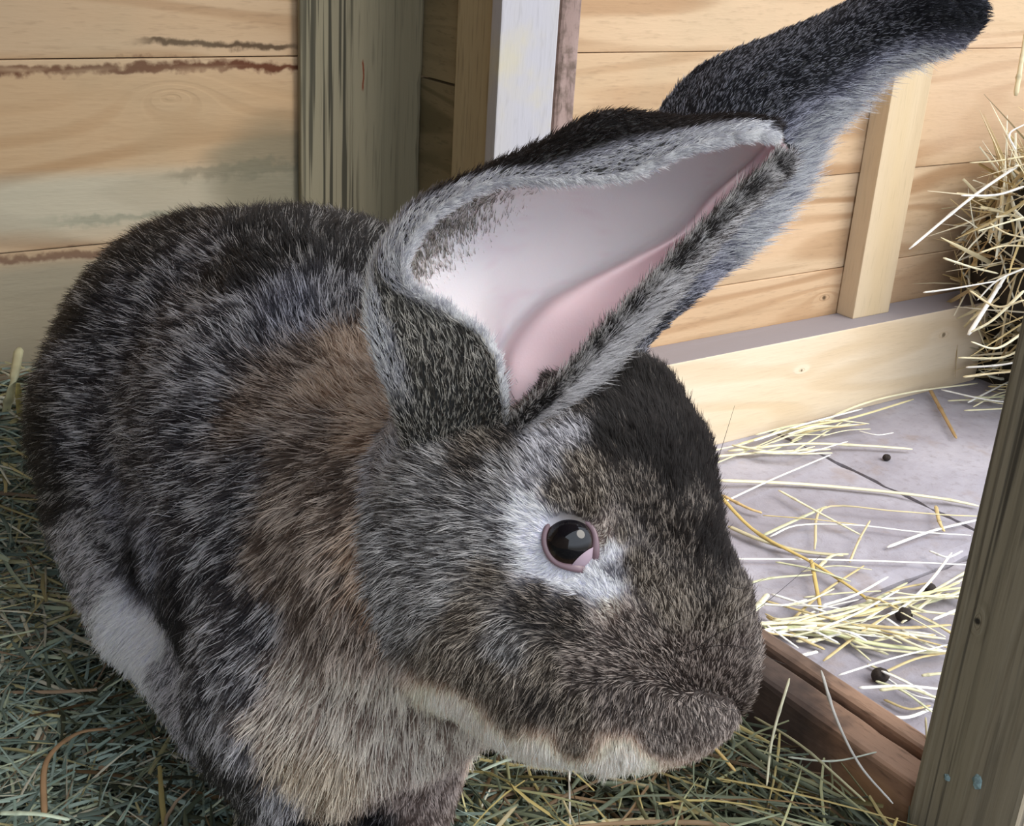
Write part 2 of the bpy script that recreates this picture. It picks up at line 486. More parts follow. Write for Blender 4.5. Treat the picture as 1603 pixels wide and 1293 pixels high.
# left side of the trunk, out of sight of the photograph
C2((520, 900, .80, .085), (560, 1010, .76, .07), 0.03)
HEAD = []
def H2(a, b, k): HEAD.append((np.array(at(*a[:3])), a[3], np.array(at(*b[:3])), b[3], k))
H2((872, 785, .575, .059), (895, 797, .573, .0595), 0.02)      # cranium
H2((765, 800, .585, .055), (728, 865, .588, .051), 0.03)       # back of the cheek
H2((955, 900, .565, .0535), (1005, 985, .560, .0455), 0.02)    # bridge
H2((1030, 1030, .558, .038), (1045, 1050, .556, .030), 0.035)  # muzzle
H2((800, 955, .575, .050), (865, 1015, .565, .044), 0.02)      # cheek
H2((935, 1078, .555, .029), (990, 1085, .553, .0265), 0.012)   # whisker pad
H2((862, 1120, .570, .017), (955, 1140, .562, .0130), 0.010)   # chin
H2((960, 1132, .553, .0145), (1010, 1130, .552, .0135), 0.008) # lower lip
H2((755, 1000, .585, .031), (800, 1065, .580, .020), 0.02)     # jaw
H2((965, 650, .60, .022), (1000, 722, .59, .032), 0.02)        # between the ears
H2((920, 600, .610, .022), (955, 650, .60, .030), 0.015)       # far ear root
H2((700, 640, .585, .020), (745, 730, .575, .036), 0.015)      # near ear root
H2((835, 795, .531, .013), (895, 785, .525, .012), 0.012)      # brow
H2((835, 885, .534, .011), (900, 930, .532, .012), 0.012)      # under the eye

def sdf_field(X, prims):
    d = None
    for a, ra, b, rb, k in prims:
        ab = (b-a).astype(np.float32)
        pa = X-a.astype(np.float32)
        h = np.clip((pa@ab)/float(ab@ab), 0, 1)
        q = pa-h[..., None]*ab
        s = np.sqrt((q*q).sum(-1))-(ra+(rb-ra)*h)
        if d is None: d = s
        else:
            m = np.maximum(k-np.abs(d-s), 0)/k
            d = np.minimum(d, s)-m*m*k*0.25
    return d

EYE = np.array(at(893, 848, .5275))
allp = B+HEAD
lo = np.min([np.minimum(p[0]-p[1], p[2]-p[3]) for p in allp], 0)-0.02
hi = np.max([np.maximum(p[0]+p[1], p[2]+p[3]) for p in allp], 0)+0.02
VX = 0.0032
dims = np.ceil((hi-lo)/VX).astype(int)
CUP = [(np.array(at(800, 625, .545)), .011, np.array(at(842, 540, .545)), .021, 0.01)]
def full_sdf(X):
    b = sdf_field(X, B); h = sdf_field(X, HEAD)
    h = np.maximum(h, -sdf_field(X, CUP))       # hollow under the near ear
    k = 0.012
    m = np.maximum(k-np.abs(b-h), 0)/k
    return np.minimum(b, h)-m*m*k*0.25
arr = np.empty(dims, np.float32)
gy, gz = np.meshgrid(np.arange(dims[1]), np.arange(dims[2]), indexing='ij')
for i0 in range(0, dims[0], 16):
    ii = np.arange(i0, min(i0+16, dims[0]))
    X = np.empty((len(ii), dims[1], dims[2], 3), np.float32)
    X[..., 0] = (lo[0]+ii*VX)[:, None, None]; X[..., 1] = lo[1]+gy*VX; X[..., 2] = lo[2]+gz*VX
    arr[i0:i0+len(ii)] = full_sdf(X)
# soft lumps of loose fur and skin
import openvdb
grid = openvdb.FloatGrid(float(VX*4))
grid.copyFromArray(np.clip(arr/VX, -4, 4).astype(np.float32))
pts, quads = grid.convertToQuads(0.0)
pts = np.asarray(pts)*VX+lo
# grow the coat's rolling lumps
def grad(P, f, e=0.002):
    g = np.empty_like(P)
    for i in range(3):
        d = np.zeros(3); d[i] = e
        g[:, i] = f((P+d).astype(np.float32))-f((P-d).astype(np.float32))
    return g/np.maximum(np.linalg.norm(g, axis=1, keepdims=True), 1e-9)
BN = grad(pts, full_sdf)
_ph = rng.uniform(0, 6.28, (24, 1)); _kv = rng.normal(size=(24, 3))
def lump(P, freq, seed=0):
    r_ = np.random.default_rng(seed)
    kv = r_.normal(size=(14, 3))*freq; ph = r_.uniform(0, 6.28, 14)
    return np.sin(P@kv.T+ph).mean(1)*1.9
is_head = (sdf_field(pts.astype(np.float32), HEAD) < sdf_field(pts.astype(np.float32), B))
amp = np.where(is_head, 0.0007, 0.0026)
pts = pts+BN*(amp*lump(pts, 42, 3))[:, None]
dE = np.linalg.norm(pts-EYE, axis=1)
QUADS = np.asarray(quads)[:, ::-1]
# orientation check
a_, b_, c_ = pts[QUADS[:500, 0]], pts[QUADS[:500, 1]], pts[QUADS[:500, 2]]
if (np.cross(b_-a_, c_-a_)*BN[QUADS[:500, 0]]).sum(1).mean() < 0: QUADS = QUADS[:, ::-1]
print('body verts', len(pts), 'quads', len(QUADS))

# ------------------------------------------------------------------ ears
def catmull(P, n):
    """P (m, ..., 3) -> n samples along the first axis"""
    P = np.asarray(P, float); m = len(P)
    t = np.linspace(0, m-1, n); i = np.minimum(t.astype(int), m-2); f = (t-i).reshape((-1,)+(1,)*(P.ndim-1))
    Pe = np.concatenate([2*P[:1]-P[1:2], P, 2*P[-1:]-P[-2:-1]])
    p0, p1, p2, p3 = Pe[i], Pe[i+1], Pe[i+2], Pe[i+3]
    return 0.5*((2*p1)+(-p0+p2)*f+(2*p0-5*p1+4*p2-p3)*f**2+(-p0+3*p1-3*p2+p3)*f**3)

def ear(stations, dd=0.0, nu=70, nv=60, thick=0.003):
    S = np.array([[at(a, b, c+dd) for a, b, c in st] for st in stations])
    G = catmull(S, nu)                       # along the ear
    G = catmull(G.transpose(1, 0, 2), nv).transpose(1, 0, 2)
    du = np.gradient(G, axis=0); dv = np.gradient(G, axis=1)
    N = np.cross(du, dv); N /= np.maximum(np.linalg.norm(N, axis=2, keepdims=True), 1e-9)
    for _ in range(3):
        N[1:-1] = (N[:-2]+N[1:-1]*2+N[2:]); N[:, 1:-1] = (N[:, :-2]+N[:, 1:-1]*2+N[:, 2:]); N /= np.linalg.norm(N, axis=2, keepdims=True)
    mid = N[nu//2, nv//2]
    if mid@(CAM-G[nu//2, nv//2]) < 0: N = -N
    return G, N     # N points to the photograph's side

near_st = [
 [(790,668,.530),(655,715,.545),(700,760,.575),(760,770,.580),(790,740,.560),(850,700,.566),(800,675,.528)],
 [(784,605,.520),(632,640,.538),(735,620,.570),(775,605,.585),(797,615,.553),(874,622,.560),(828,645,.520)],
 [(764,540,.519),(598,545,.540),(735,510,.575),(788,528,.600),(808,548,.560),(930,565,.562),(890,590,.516)],
 [(708,492,.522),(588,475,.545),(755,440,.580),(838,468,.600),(858,488,.560),(978,510,.566),(938,535,.517)],
 [(634,432,.528),(606,405,.552),(790,365,.583),(892,432,.600),(912,450,.563),(1032,450,.572),(1000,470,.519)],
 [(674,347,.532),(666,325,.556),(850,318,.586),(970,392,.600),(992,407,.567),(1085,393,.578),(1062,405,.522)],
 [(768,292,.533),(775,272,.556),(930,288,.586),(1048,350,.600),(1068,364,.572),(1130,340,.580),(1115,352,.528)],
 [(872,284,.531),(868,226,.560),(995,240,.588),(1095,300,.600),(1112,314,.575),(1165,305,.580),(1152,315,.534)],
 [(975,276,.528),(944,188,.563),(1060,215,.588),(1145,265,.594),(1156,272,.576),(1195,278,.578),(1182,288,.540)],
 [(1080,236,.530),(1060,199,.563),(1118,205,.585),(1175,240,.586),(1183,248,.576),(1215,256,.572),(1205,268,.545)],
 [(1165,216,.536),(1155,194,.560),(1176,200,.573),(1200,220,.574),(1206,226,.570),(1224,243,.566),(1218,258,.550)],
 [(1212,214,.548),(1208,200,.556),(1212,208,.560),(1217,220,.563),(1220,226,.562),(1226,240,.560),(1222,248,.553)],
]
far_st = [
 [(880,560,.62),(915,600,.59),(965,620,.575),(1005,615,.585),(1030,600,.60)],
 [(900,450,.63),(930,480,.600),(965,520,.590),(995,535,.595),(1012,545,.61)],
 [(925,360,.635),(960,390,.605),(1005,425,.598),(1040,450,.602),(1080,474,.615)],
 [(965,280,.635),(1010,310,.607),(1060,345,.600),(1105,375,.606),(1152,404,.62)],
 [(1015,205,.635),(1065,235,.608),(1120,270,.600),(1165,305,.606),(1214,334,.62)],
 [(1050,150,.635),(1100,175,.607),(1160,205,.600),(1205,240,.606),(1254,274,.62)],
 [(1105,100,.632),(1150,118,.605),(1205,145,.598),(1250,180,.603),(1285,205,.615)],
 [(1200,60,.625),(1230,78,.602),(1270,105,.595),(1310,135,.600),(1332,152,.612)],
 [(1290,22,.618),(1312,40,.598),(1340,65,.592),(1368,92,.597),(1388,108,.608)],
 [(1360,-12,.612),(1380,8,.594),(1405,38,.588),(1425,68,.593),(1440,88,.603)],
 [(1440,-32,.608),(1450,-12,.592),(1465,22,.586),(1475,58,.590),(1480,80,.600)],
 [(1510,-28,.604),(1515,-10,.594),(1518,18,.590),(1515,48,.592),(1512,68,.600)],
 [(1543,2,.600),(1545,10,.597),(1546,18,.596),(1545,27,.597),(1540,38,.600)],
]
NEAR_G, NEAR_N = ear(near_st)
FAR_G, FAR_N = ear(far_st, 0.022, 80, 36)

def shell(G, N, th):
    nu, nv = G.shape[:2]
    v = np.linspace(0, 1, nv); edge = np.clip(np.minimum(v, 1-v)/0.08, 0.15, 1)**0.6
    A = G.reshape(-1, 3); Bk = (G-N*(th*edge)[None, :, None]).reshape(-1, 3)
    V = np.vstack([A, Bk]); F = []
    o = nu*nv
    for i in range(nu-1):
        for j in range(nv-1):
            q = (i*nv+j, i*nv+j+1, (i+1)*nv+j+1, (i+1)*nv+j)
            F.append(q); F.append(tuple(o+k for k in q[::-1]))
        for j in (0, nv-1):
            a, b = i*nv+j, (i+1)*nv+j
            F.append((a, b, o+b, o+a) if j == 0 else (b, a, o+a, o+b))
    for i in (0, nu-1):
        for j in range(nv-1):
            a, b = i*nv+j, i*nv+j+1
            F.append((b, a, o+a, o+b) if i == 0 else (a, b, o+b, o+a))
    return V, np.array(F)
nV, nF = shell(NEAR_G, NEAR_N, 0.003)
fV, fF = shell(FAR_G, FAR_N, 0.003)

# ------------------------------------------------------------------ coat: fur colours and lie of the hair at places on the body
PAL = {  # dark, light, share of light hairs
 'bk': ((.020,.018,.018), (.38,.36,.35), .32),
 'k0': ((.012,.009,.008), (.10,.08,.065), .12),
 'gr': ((.030,.028,.034), (.48,.47,.50), .46),
 'lg': ((.10,.095,.105), (.60,.58,.62), .62),
 'bl': ((.04,.04,.055), (.42,.42,.50), .50),
 'or': ((.20,.13,.09), (.50,.38,.29), .70),
 'ob': ((.08,.058,.048), (.46,.38,.33), .52),
 'ch': ((.17,.125,.105), (.68,.58,.51), .68),
 'cy': ((.18,.135,.095), (.66,.55,.44), .64),
 'wh': ((.74,.73,.84), (.90,.90,.98), .92),
 'cr': ((.66,.44,.32), (.95,.74,.60), .92),
 'hd': ((.05,.038,.030), (.40,.34,.28), .48),
 'hb': ((.028,.022,.019), (.30,.25,.21), .38),
 'hg': ((.06,.055,.055), (.50,.48,.48), .52),
 'mz': ((.06,.045,.040), (.42,.35,.31), .48),
 'hq': ((.11,.08,.07), (.42,.34,.31), .60),
 'dk': ((.012,.011,.013), (.16,.15,.16), .30),
}
# px, py, palette, direction (deg, 0 right, 90 down), length m, lift
BODYC = [
 (430,345,'bk',265,.017,.5),(330,350,'bk',240,.017,.5),(230,370,'bk',225,.017,.45),(150,430,'bk',205,.017,.45),(90,500,'bk',195,.017,.45),
 (540,370,'bk',285,.016,.5),(620,400,'bk',300,.015,.5),(480,400,'bk',265,.018,.45),(400,430,'bk',240,.018,.4),(300,430,'gr',215,.018,.4),
 (200,470,'gr',200,.018,.4),(120,560,'gr',190,.018,.4),(60,640,'bk',180,.017,.4),(50,740,'bk',150,.016,.4),(180,600,'gr',190,.018,.35),
 (280,540,'gr',200,.018,.35),(370,520,'gr',215,.018,.35),(460,500,'bl',250,.018,.4),(540,480,'gr',270,.017,.45),(580,440,'bk',285,.016,.45),
 (560,560,'or',250,.014,.35),(480,590,'ob',220,.015,.3),(420,640,'ob',200,.016,.3),(540,620,'or',235,.014,.3),(610,640,'or',200,.013,.35),
 (500,680,'ob',190,.015,.3),(600,690,'or',170,.013,.3),(560,740,'ob',150,.014,.3),(330,640,'gr',195,.018,.3),(240,680,'gr',180,.018,.3),
 (150,700,'gr',175,.018,.3),(100,760,'bk',150,.017,.3),(200,780,'bl',165,.018,.3),(300,760,'gr',170,.018,.3),(400,750,'gr',160,.017,.3),
 (470,760,'ob',150,.016,.3),(540,800,'ob',130,.015,.3),(360,840,'gr',140,.018,.3),(440,860,'ob',130,.017,.3),(520,880,'ob',115,.016,.3),
 (250,850,'bl',140,.017,.3),(170,830,'gr',150,.015,.3),(280,920,'dk',110,.016,.3),(230,880,'dk',120,.015,.3),(120,850,'lg',140,.013,.35),(150,910,'lg',135,.013,.4),
 (190,960,'wh',130,.014,.4),(230,1000,'wh',125,.014,.4),(215,1040,'wh',125,.013,.4),(160,900,'lg',135,.013,.4),(270,1060,'lg',120,.014,.35),
 (290,990,'dk',110,.016,.3),(310,1100,'gr',115,.015,.35),(340,940,'gr',125,.017,.3),(340,1040,'gr',115,.016,.35),(420,960,'gr',125,.018,.3),
 (400,1060,'gr',118,.018,.35),(500,960,'ob',118,.018,.3),(560,960,'ob',110,.016,.3),(590,930,'or',105,.013,.3),(570,850,'or',110,.012,.3),
 (480,1030,'ch',118,.020,.35),(560,1040,'ch',112,.019,.35),(630,1060,'ch',108,.017,.35),(430,1110,'ch',115,.019,.4),(380,1150,'lg',115,.017,.4),
 (350,1190,'bk',115,.015,.4),(500,1100,'ch',112,.020,.4),(580,1120,'ch',105,.020,.4),(650,1120,'ch',100,.018,.4),(700,1120,'ch',95,.016,.4),
 (470,1180,'cy',112,.020,.4),(540,1190,'cy',105,.020,.4),(600,1190,'ch',98,.018,.4),(660,1170,'ch',95,.016,.4),(520,1240,'cy',105,.018,.4),
 (440,1230,'lg',112,.016,.4),(400,1210,'bk',115,.016,.4),(640,1000,'cr',110,.014,.3),(690,1070,'cr',100,.014,.3),(650,1040,'cr',105,.014,.3),(740,1110,'cr',95,.014,.35),
 (640,1250,'hq',95,.006,.3),(660,1285,'hq',95,.006,.3),(690,1240,'hq',95,.006,.3),(610,1230,'hq',95,.006,.3),(500,1275,'dk',95,.012,.3),(590,1270,'dk',100,.010,.3),
]
HEADC = [
 (600,710,'lg',195,.011,.35),(575,800,'lg',170,.012,.35),(580,880,'hg',150,.012,.35),(610,940,'hg',130,.012,.35),(660,800,'hg',185,.012,.3),
 (700,860,'hg',180,.012,.3),(740,780,'hg',200,.012,.3),(790,750,'hg',205,.011,.3),(850,700,'lg',215,.009,.3),(900,690,'lg',220,.008,.3),
 (760,700,'hd',215,.009,.3),(680,730,'hg',200,.012,.3),(800,700,'hb',212,.009,.3),(750,745,'hb',205,.010,.3),(800,785,'hg',205,.010,.3),(700,760,'hg',200,.012,.3),(760,840,'hg',190,.011,.25),(700,930,'hg',165,.012,.25),(650,960,'hg',140,.012,.3),
 (690,1010,'hd',120,.011,.3),(740,960,'hd',150,.010,.25),(790,900,'hd',190,.010,.25),(850,950,'hb',210,.008,.2),(900,980,'hb',220,.008,.2),
 (800,1000,'hg',125,.009,.2),(780,1040,'hd',112,.010,.25),(860,1040,'hd',115,.008,.2),(740,1050,'hd',115,.010,.3),(800,1110,'hd',105,.010,.3),
 (720,1085,'cr',100,.012,.35),(780,1135,'cr',95,.012,.35),(840,1150,'cr',95,.011,.4),(850,1090,'hb',115,.009,.25),(900,1100,'hd',115,.007,.25),
 (960,1090,'mz',105,.006,.25),(1010,1100,'mz',100,.006,.25),(900,1160,'hd',100,.008,.35),(870,1170,'cr',95,.010,.4),(930,1180,'cr',95,.010,.4),(980,1170,'cr',85,.008,.4),(1030,1150,'mz',80,.006,.35),
 (960,1030,'mz',200,.006,.2),(1020,1030,'mz',230,.006,.2),(1080,1040,'mz',245,.006,.2),(1120,1060,'mz',255,.006,.25),(1150,1020,'mz',265,.006,.3),(1100,1110,'mz',80,.005,.3),
 (920,1040,'mz',190,.007,.2),(960,960,'ch',235,.006,.2),(985,990,'mz',235,.006,.2),(950,925,'wh',240,.006,.2),(900,905,'wh',215,.006,.2),(925,915,'wh',235,.006,.2),
 (843,862,'wh',190,.008,.25),(832,800,'wh',210,.009,.25),(828,820,'wh',205,.009,.25),(830,840,'wh',200,.008,.25),(855,880,'wh',190,.006,.2),(875,895,'wh',200,.006,.2),(800,830,'hg',195,.009,.25),(805,870,'hg',190,.009,.25),(860,925,'hb',210,.007,.2),(905,950,'hb',225,.007,.2),(990,890,'hd',250,.006,.2),(960,900,'lg',245,.005,.2),(840,775,'lg',215,.009,.3),(955,870,'wh',260,.005,.25),(945,850,'ch',260,.004,.3),
 (870,780,'hd',235,.007,.25),(920,790,'hd',250,.006,.25),(860,745,'lg',225,.009,.3),(920,740,'hd',240,.007,.25),(970,850,'hd',255,.006,.2),
 (1010,920,'hd',250,.007,.2),(1060,960,'hd',255,.007,.2),(1110,940,'hb',262,.007,.25),(1140,980,'hd',265,.007,.3),(1060,850,'hb',255,.007,.2),(1090,800,'hb',258,.007,.2),(1030,820,'hb',252,.007,.2),
 (1110,850,'k0',262,.007,.25),(1000,780,'hb',250,.007,.2),(1060,760,'k0',255,.008,.25),(1100,750,'k0',262,.008,.3),(960,700,'k0',240,.008,.3),
 (1020,690,'k0',250,.009,.3),(1080,680,'k0',258,.009,.35),(1040,620,'k0',265,.010,.4),(1000,620,'k0',260,.010,.4),(960,640,'k0',240,.009,.3),
 (900,640,'hb',230,.008,.3),(850,660,'hd',220,.008,.3),(940,560,'hb',280,.008,.3),(1000,560,'bk',290,.009,.35),
 (700,670,'hg',250,.009,.3),(640,680,'lg',240,.010,.35),
]
def rc(lst, bvh):
    P, N, out = [], [], []
    for e in lst:
        x, y = e[0], e[1]
        d = ray(x, y)
        h = bvh.ray_cast(Vector(CAM), Vector(d))
        if h[0] is None:
            h = bvh.find_nearest(Vector(at(x, y, 0.6 if len(lst) == len(HEADC) else 0.8)))
        p = np.array(h[0])
        a = R(e[3])
        t = CR*math.cos(a)-CU*math.sin(a)
        P.append(p); out.append((PAL[e[2]][0], PAL[e[2]][1], PAL[e[2]][2], t, e[4], e[5]))
    D = np.array([o[0] for o in out]); L = np.array([o[1] for o in out]); f = np.array([o[2] for o in out])
    T = np.array([o[3] for o in out]); ln = np.array([o[4] for o in out]); lf = np.array([o[5] for o in out])
    return np.array(P), np.hstack([D, L, f[:, None], T, ln[:, None], lf[:, None]])   # 3+3+1+3+1+1

def idw(Q, P, A, pw=2.6, eps=0.006):
    out = np.empty((len(Q), A.shape[1]), np.float32)
    for i in range(0, len(Q), 20000):
        q = Q[i:i+20000]
        d2 = ((q[:, None]-P[None])**2).sum(2)
        w = 1/(d2+eps*eps)**pw
        out[i:i+20000] = (w@A)/w.sum(1, keepdims=True)
    return out

isf = is_head[QUADS].sum(1) >= 2
tri = np.vstack([QUADS[:, [0, 1, 2]], QUADS[:, [0, 2, 3]]]); trih = np.r_[isf, isf]
bvh_all = BVHTree.FromPolygons([tuple(map(float, p)) for p in pts], [tuple(map(int, q)) for q in QUADS])
_hq = QUADS[isf]; _bq = QUADS[~isf]
bvh_head = BVHTree.FromPolygons([tuple(map(float, p)) for p in pts], [tuple(map(int, q)) for q in _hq])
bvh_body = BVHTree.FromPolygons([tuple(map(float, p)) for p in pts], [tuple(map(int, q)) for q in _bq])
PB, AB = rc(BODYC, bvh_body)
PH, AH = rc(HEADC, bvh_head)
_h = bvh_head.ray_cast(Vector(CAM), Vector(ray(893, 848)))
EYE_S = np.array(_h[0]); print('eye surface depth', (EYE_S-CAM)@CF)
EYE = EYE_S+ray(893, 848)*0.0085
EYE_R = 0.0138

def sample(V, T, n):
    a, b, c = V[T[:, 0]], V[T[:, 1]], V[T[:, 2]]
    ar = np.linalg.norm(np.cross(b-a, c-a), axis=1)
    # fewer hairs where the photograph and its neighbourhood see nothing
    ctr = (a+b+c)/3; nn = np.cross(b-a, c-a)/np.maximum(ar, 1e-12)[:, None]
    vd = CAM-ctr; vd /= np.linalg.norm(vd, axis=1, keepdims=True)
    w = ar*np.where((nn*vd).sum(1) > -0.25, 1.0, 0.22)
    idx = rng.choice(len(T), n, p=w/w.sum())
    u, v = rng.random(n), rng.random(n)
    f = u+v > 1; u[f], v[f] = 1-u[f], 1-v[f]
    return a[idx]+(b-a)[idx]*u[:, None]+(c-a)[idx]*v[:, None], nn[idx], idx

def unit(v): return v/np.maximum(np.linalg.norm(v, axis=1, keepdims=True), 1e-9)

def clump(P, size, seed):
    """random unit vectors and scalars constant within small clumps"""
    q = np.floor((P+lump(P, 120, seed)[:, None]*size*0.6)/size).astype(np.int64)
    h = (q[:, 0]*73856093 ^ q[:, 1]*19349663 ^ q[:, 2]*83492791 ^ seed*2654435) & 0xffff
    r_ = np.random.default_rng(seed); tab = r_.normal(size=(65536, 3)); sc_ = r_.random(65536)
    return tab[h], sc_[h]

def make_hairs(P, N, D, L, frac, T, ln, lift, rad, npt=5, jit=0.16, cl=0.004, clamt=0.16, mo=1.0):
    n = len(P)
    T = unit(T-(T*N).sum(1, keepdims=True)*N)
    cv, cs = clump(P, cl, 5)
    T = unit(T+rng.normal(size=(n, 3))*jit+cv*clamt+np.c_[lump(P, 60, 1), lump(P, 60, 2), lump(P, 60, 4)]*0.22)
    ln = ln*rng.uniform(0.65, 1.15, n)*(0.85+0.3*cs)
    lift = np.clip(lift*rng.uniform(0.6, 1.4, n), 0.05, 0.95)
    s = np.linspace(0, 1, npt)
    X = np.empty((n, npt, 3))
    d0 = unit(T*(1-lift)[:, None]+N*(lift+0.15)[:, None])
    d1 = unit(T*(1-lift*0.45)[:, None]+N*(lift*0.45)[:, None])
    for k, t in enumerate(s):
        X[:, k] = P+(d0*(t*(1-0.5*t))+d1*(0.5*t*t))[..., :]*ln[:, None]
    _, c2 = clump(P, cl*2.6, 9)
    mott = 0.30+((cs-.5)*0.34+(c2-.5)*0.16+0.10*lump(P, 190, 14))*mo
    frac = np.clip(frac, 0, 1)
    light = (rng.random(n)*(0.42+.3*(1-mo))-.15*(1-mo)+mott) < (frac*0.85+0.08)
    light = light.astype(float)*rng.uniform(0.5, 1.0, n)
    D = D*(0.6+0.4*np.clip(D/0.25, 0, 1)); L = np.clip(L*1.5, 0, 0.95)
    Cc = np.empty((n, npt, 3))
    for k, t in enumerate(s):
        band = np.clip((t-0.28)/0.3, 0, 1)*light      # agouti: dark at the root, pale band towards the tip
        Cc[:, k] = D*(1-band)[:, None]+L*band[:, None]
    Cc *= rng.uniform(0.8, 1.2, (n, 1, 1))
    rr = rad*rng.uniform(0.7, 1.2, n)
    Rr = rr[:, None]*np.interp(s, [0, .5, 1], [1, .85, .12])[None]
    return X, Cc, Rr

def hair_mat():
    t = NT('fur')
    at_ = t.n('Attribute'); at_.attribute_name = 'col'
    t.t.nodes.remove(t.b)
    h = t.n('BsdfHairPrincipled')
    try: h.model = 'CHIANG'
    except Exception: pass
    h.parametrization = 'COLOR'
    t.l(at_.outputs['Color'], h.inputs['Color'])
    h.inputs['Roughness'].default_value = 0.42
    h.inputs['Radial Roughness'].default_value = 0.5
    d = t.n('BsdfDiffuse'); t.l(at_.outputs['Color'], d.inputs[0])
    mx = t.n('MixShader'); mx.inputs[0].default_value = 0.6
    t.l(h.outputs[0], mx.inputs[1]); t.l(d.outputs[0], mx.inputs[2])
    t.l(mx.outputs[0], t.out.inputs[0])
    return t.m
m_fur = hair_mat()

def hair_object(name, parts, parent, label=None, mat=None):
    npt = parts[0][0].shape[1]
    X = np.concatenate([p[0] for p in parts]); Cc = np.concatenate([p[1] for p in parts]); Rr = np.concatenate([p[2] for p in parts])
    hc = bpy.data.hair_curves.new(name)
    hc.add_curves([npt]*len(X))
    hc.attributes['position'].data.foreach_set('vector', X.astype(np.float32).ravel())
    ra = hc.attributes.get('radius') or hc.attributes.new('radius', 'FLOAT', 'POINT')
    ra.data.foreach_set('value', Rr.astype(np.float32).ravel())
    ca = hc.attributes.new('col', 'FLOAT_COLOR', 'POINT')
    ca.data.foreach_set('color', np.concatenate([np.clip(Cc, 0, 1), np.ones(Cc.shape[:2]+(1,))], 2).astype(np.float32).ravel())
    o = bpy.data.objects.new(name, hc); COL.objects.link(o)
    hc.materials.append(mat or m_fur)
    o.parent = parent
    if label: o['label'] = label
    o['kind'] = 'stuff'
    return o

# ------------------------------------------------------------------ rabbit assembly
rabbit = empty('rabbit', (0.27, 0.6, 0.1))
tag(rabbit, 'large brown and grey agouti rabbit sitting in hay with long upright ears', 'rabbit')
ROFF = -rabbit.location

skinD = np.empty((len(pts), 3))
ab = idw(pts, PB, AB); ah = idw(pts, PH, AH)
mixc = np.where(is_head[:, None], ah, ab)
skin = mixc[:, :3]*0.7+mixc[:, 3:6]*0.12

def skin_mat():
    t = NT('skin and undercoat')
    a = t.n('Attribute'); a.attribute_name = 'col'
    pos = t.n('NewGeometry').outputs['Position']
    n1 = t.noise(pos, 900, 2, 0.6)
    return t.finish(a.outputs['Color'], 0.75, n1, 0.2, 0.0004, 0.3)
m_skin = skin_mat()
t_ = m_skin.node_tree.nodes['Principled BSDF']
t_.inputs['Subsurface Weight'].default_value = 0.15
t_.inputs['Subsurface Radius'].default_value = (0.006, 0.002, 0.0015)
t_.inputs['Subsurface Scale'].default_value = 1.0

NVV = NEAR_G.shape[1]; NUU = NEAR_G.shape[0]
vv = np.linspace(0, 1, NVV)[None, :].repeat(NUU, 0); uu = np.linspace(0, 1, NUU)[:, None].repeat(NVV, 1)
pink = np.array([.84, .62, .66]); pale = np.array([.85, .78, .80])
cin = pale[None, None]*(1-np.clip((vv-.55)/.1, 0, 1))[..., None]+pink[None, None]*np.clip((vv-.55)/.1, 0, 1)[..., None]
# faint veins
vein = np.exp(-((np.abs(lump(NEAR_G.reshape(-1, 3), 90, 11)).reshape(NUU, NVV))/0.05)**2)*0.10
cin = cin*(1-vein[..., None]*np.array([.3, .8, .6]))
cback = np.full_like(cin, 0.03)
nC = np.vstack([cin.reshape(-1, 3), cback.reshape(-1, 3)])
fC = np.full((len(fV), 3), 0.045)
V = np.vstack([pts, nV, fV]); o1 = len(pts); o2 = o1+len(nV)
F = np.vstack([QUADS, nF+o1, fF+o2])
me = np_mesh('body', V, F, True, np.vstack([skin, nC, fC]))
body = link('body', me, m_skin, rabbit); body.location = ROFF

# body fur
def coat(n, head):
    sel = trih if head else ~trih
    P, N, idx = sample(pts, tri[sel], n)
    vn = BN[tri[sel][idx]].mean(1); N = unit(vn)
    A = idw(P, PH if head else PB, AH if head else AB, eps=0.004 if head else 0.008)
    return P, N, A
import time
_t0 = time.time()
P, N, A = coat(240000, False)
parts = [make_hairs(P, N, A[:, :3], A[:, 3:6], A[:, 6], A[:, 7:10], A[:, 10], A[:, 11], 0.00027, cl=0.0045)]
o = hair_object('fur_coat', parts, rabbit, 'thick ticked body coat, black to grey with orange nape and pale chest'); o.location = ROFF
P, N, A = coat(200000, True)
d = np.linalg.norm(P-EYE, axis=1)
# the eye opening: an almond in the plane facing the photograph's side
EX, EY = unit(CR[None]*math.cos(R(50))-CU[None]*math.sin(R(50)))[0], None
EZ = unit((CAM-EYE)[None])[0]
EX = unit((EX-(EX@EZ)*EZ)[None])[0]; EY = np.cross(EZ, EX)
q = P-EYE; ex, ey = q@EX, q@EY
AA, BB = 0.0142, 0.0122
ok = ((ex/AA)**2+(ey/BB)**2 > 0.72) | (q@EZ < -0.012)
P, N, A = P[ok], N[ok], A[ok]
q = P-EYE; d = np.linalg.norm(q, axis=1)
near_e = np.exp(-((d-0.0138)/0.004)**2*(d > 0.0138))
tt = unit(q-(q*N).sum(1, keepdims=True)*N)
A[:, 7:10] = A[:, 7:10]*(1-0.8*near_e[:, None])+tt*0.8*near_e[:, None]
A[:, 10] *= (1-0.45*near_e)
parts = [make_hairs(P, N, A[:, :3], A[:, 3:6], A[:, 6], A[:, 7:10], A[:, 10], A[:, 11], 0.00020, cl=0.002, mo=.6)]
o = hair_object('head_fur', parts, rabbit, 'short dense head fur with pale ring round the eye and black crown'); o.location = ROFF

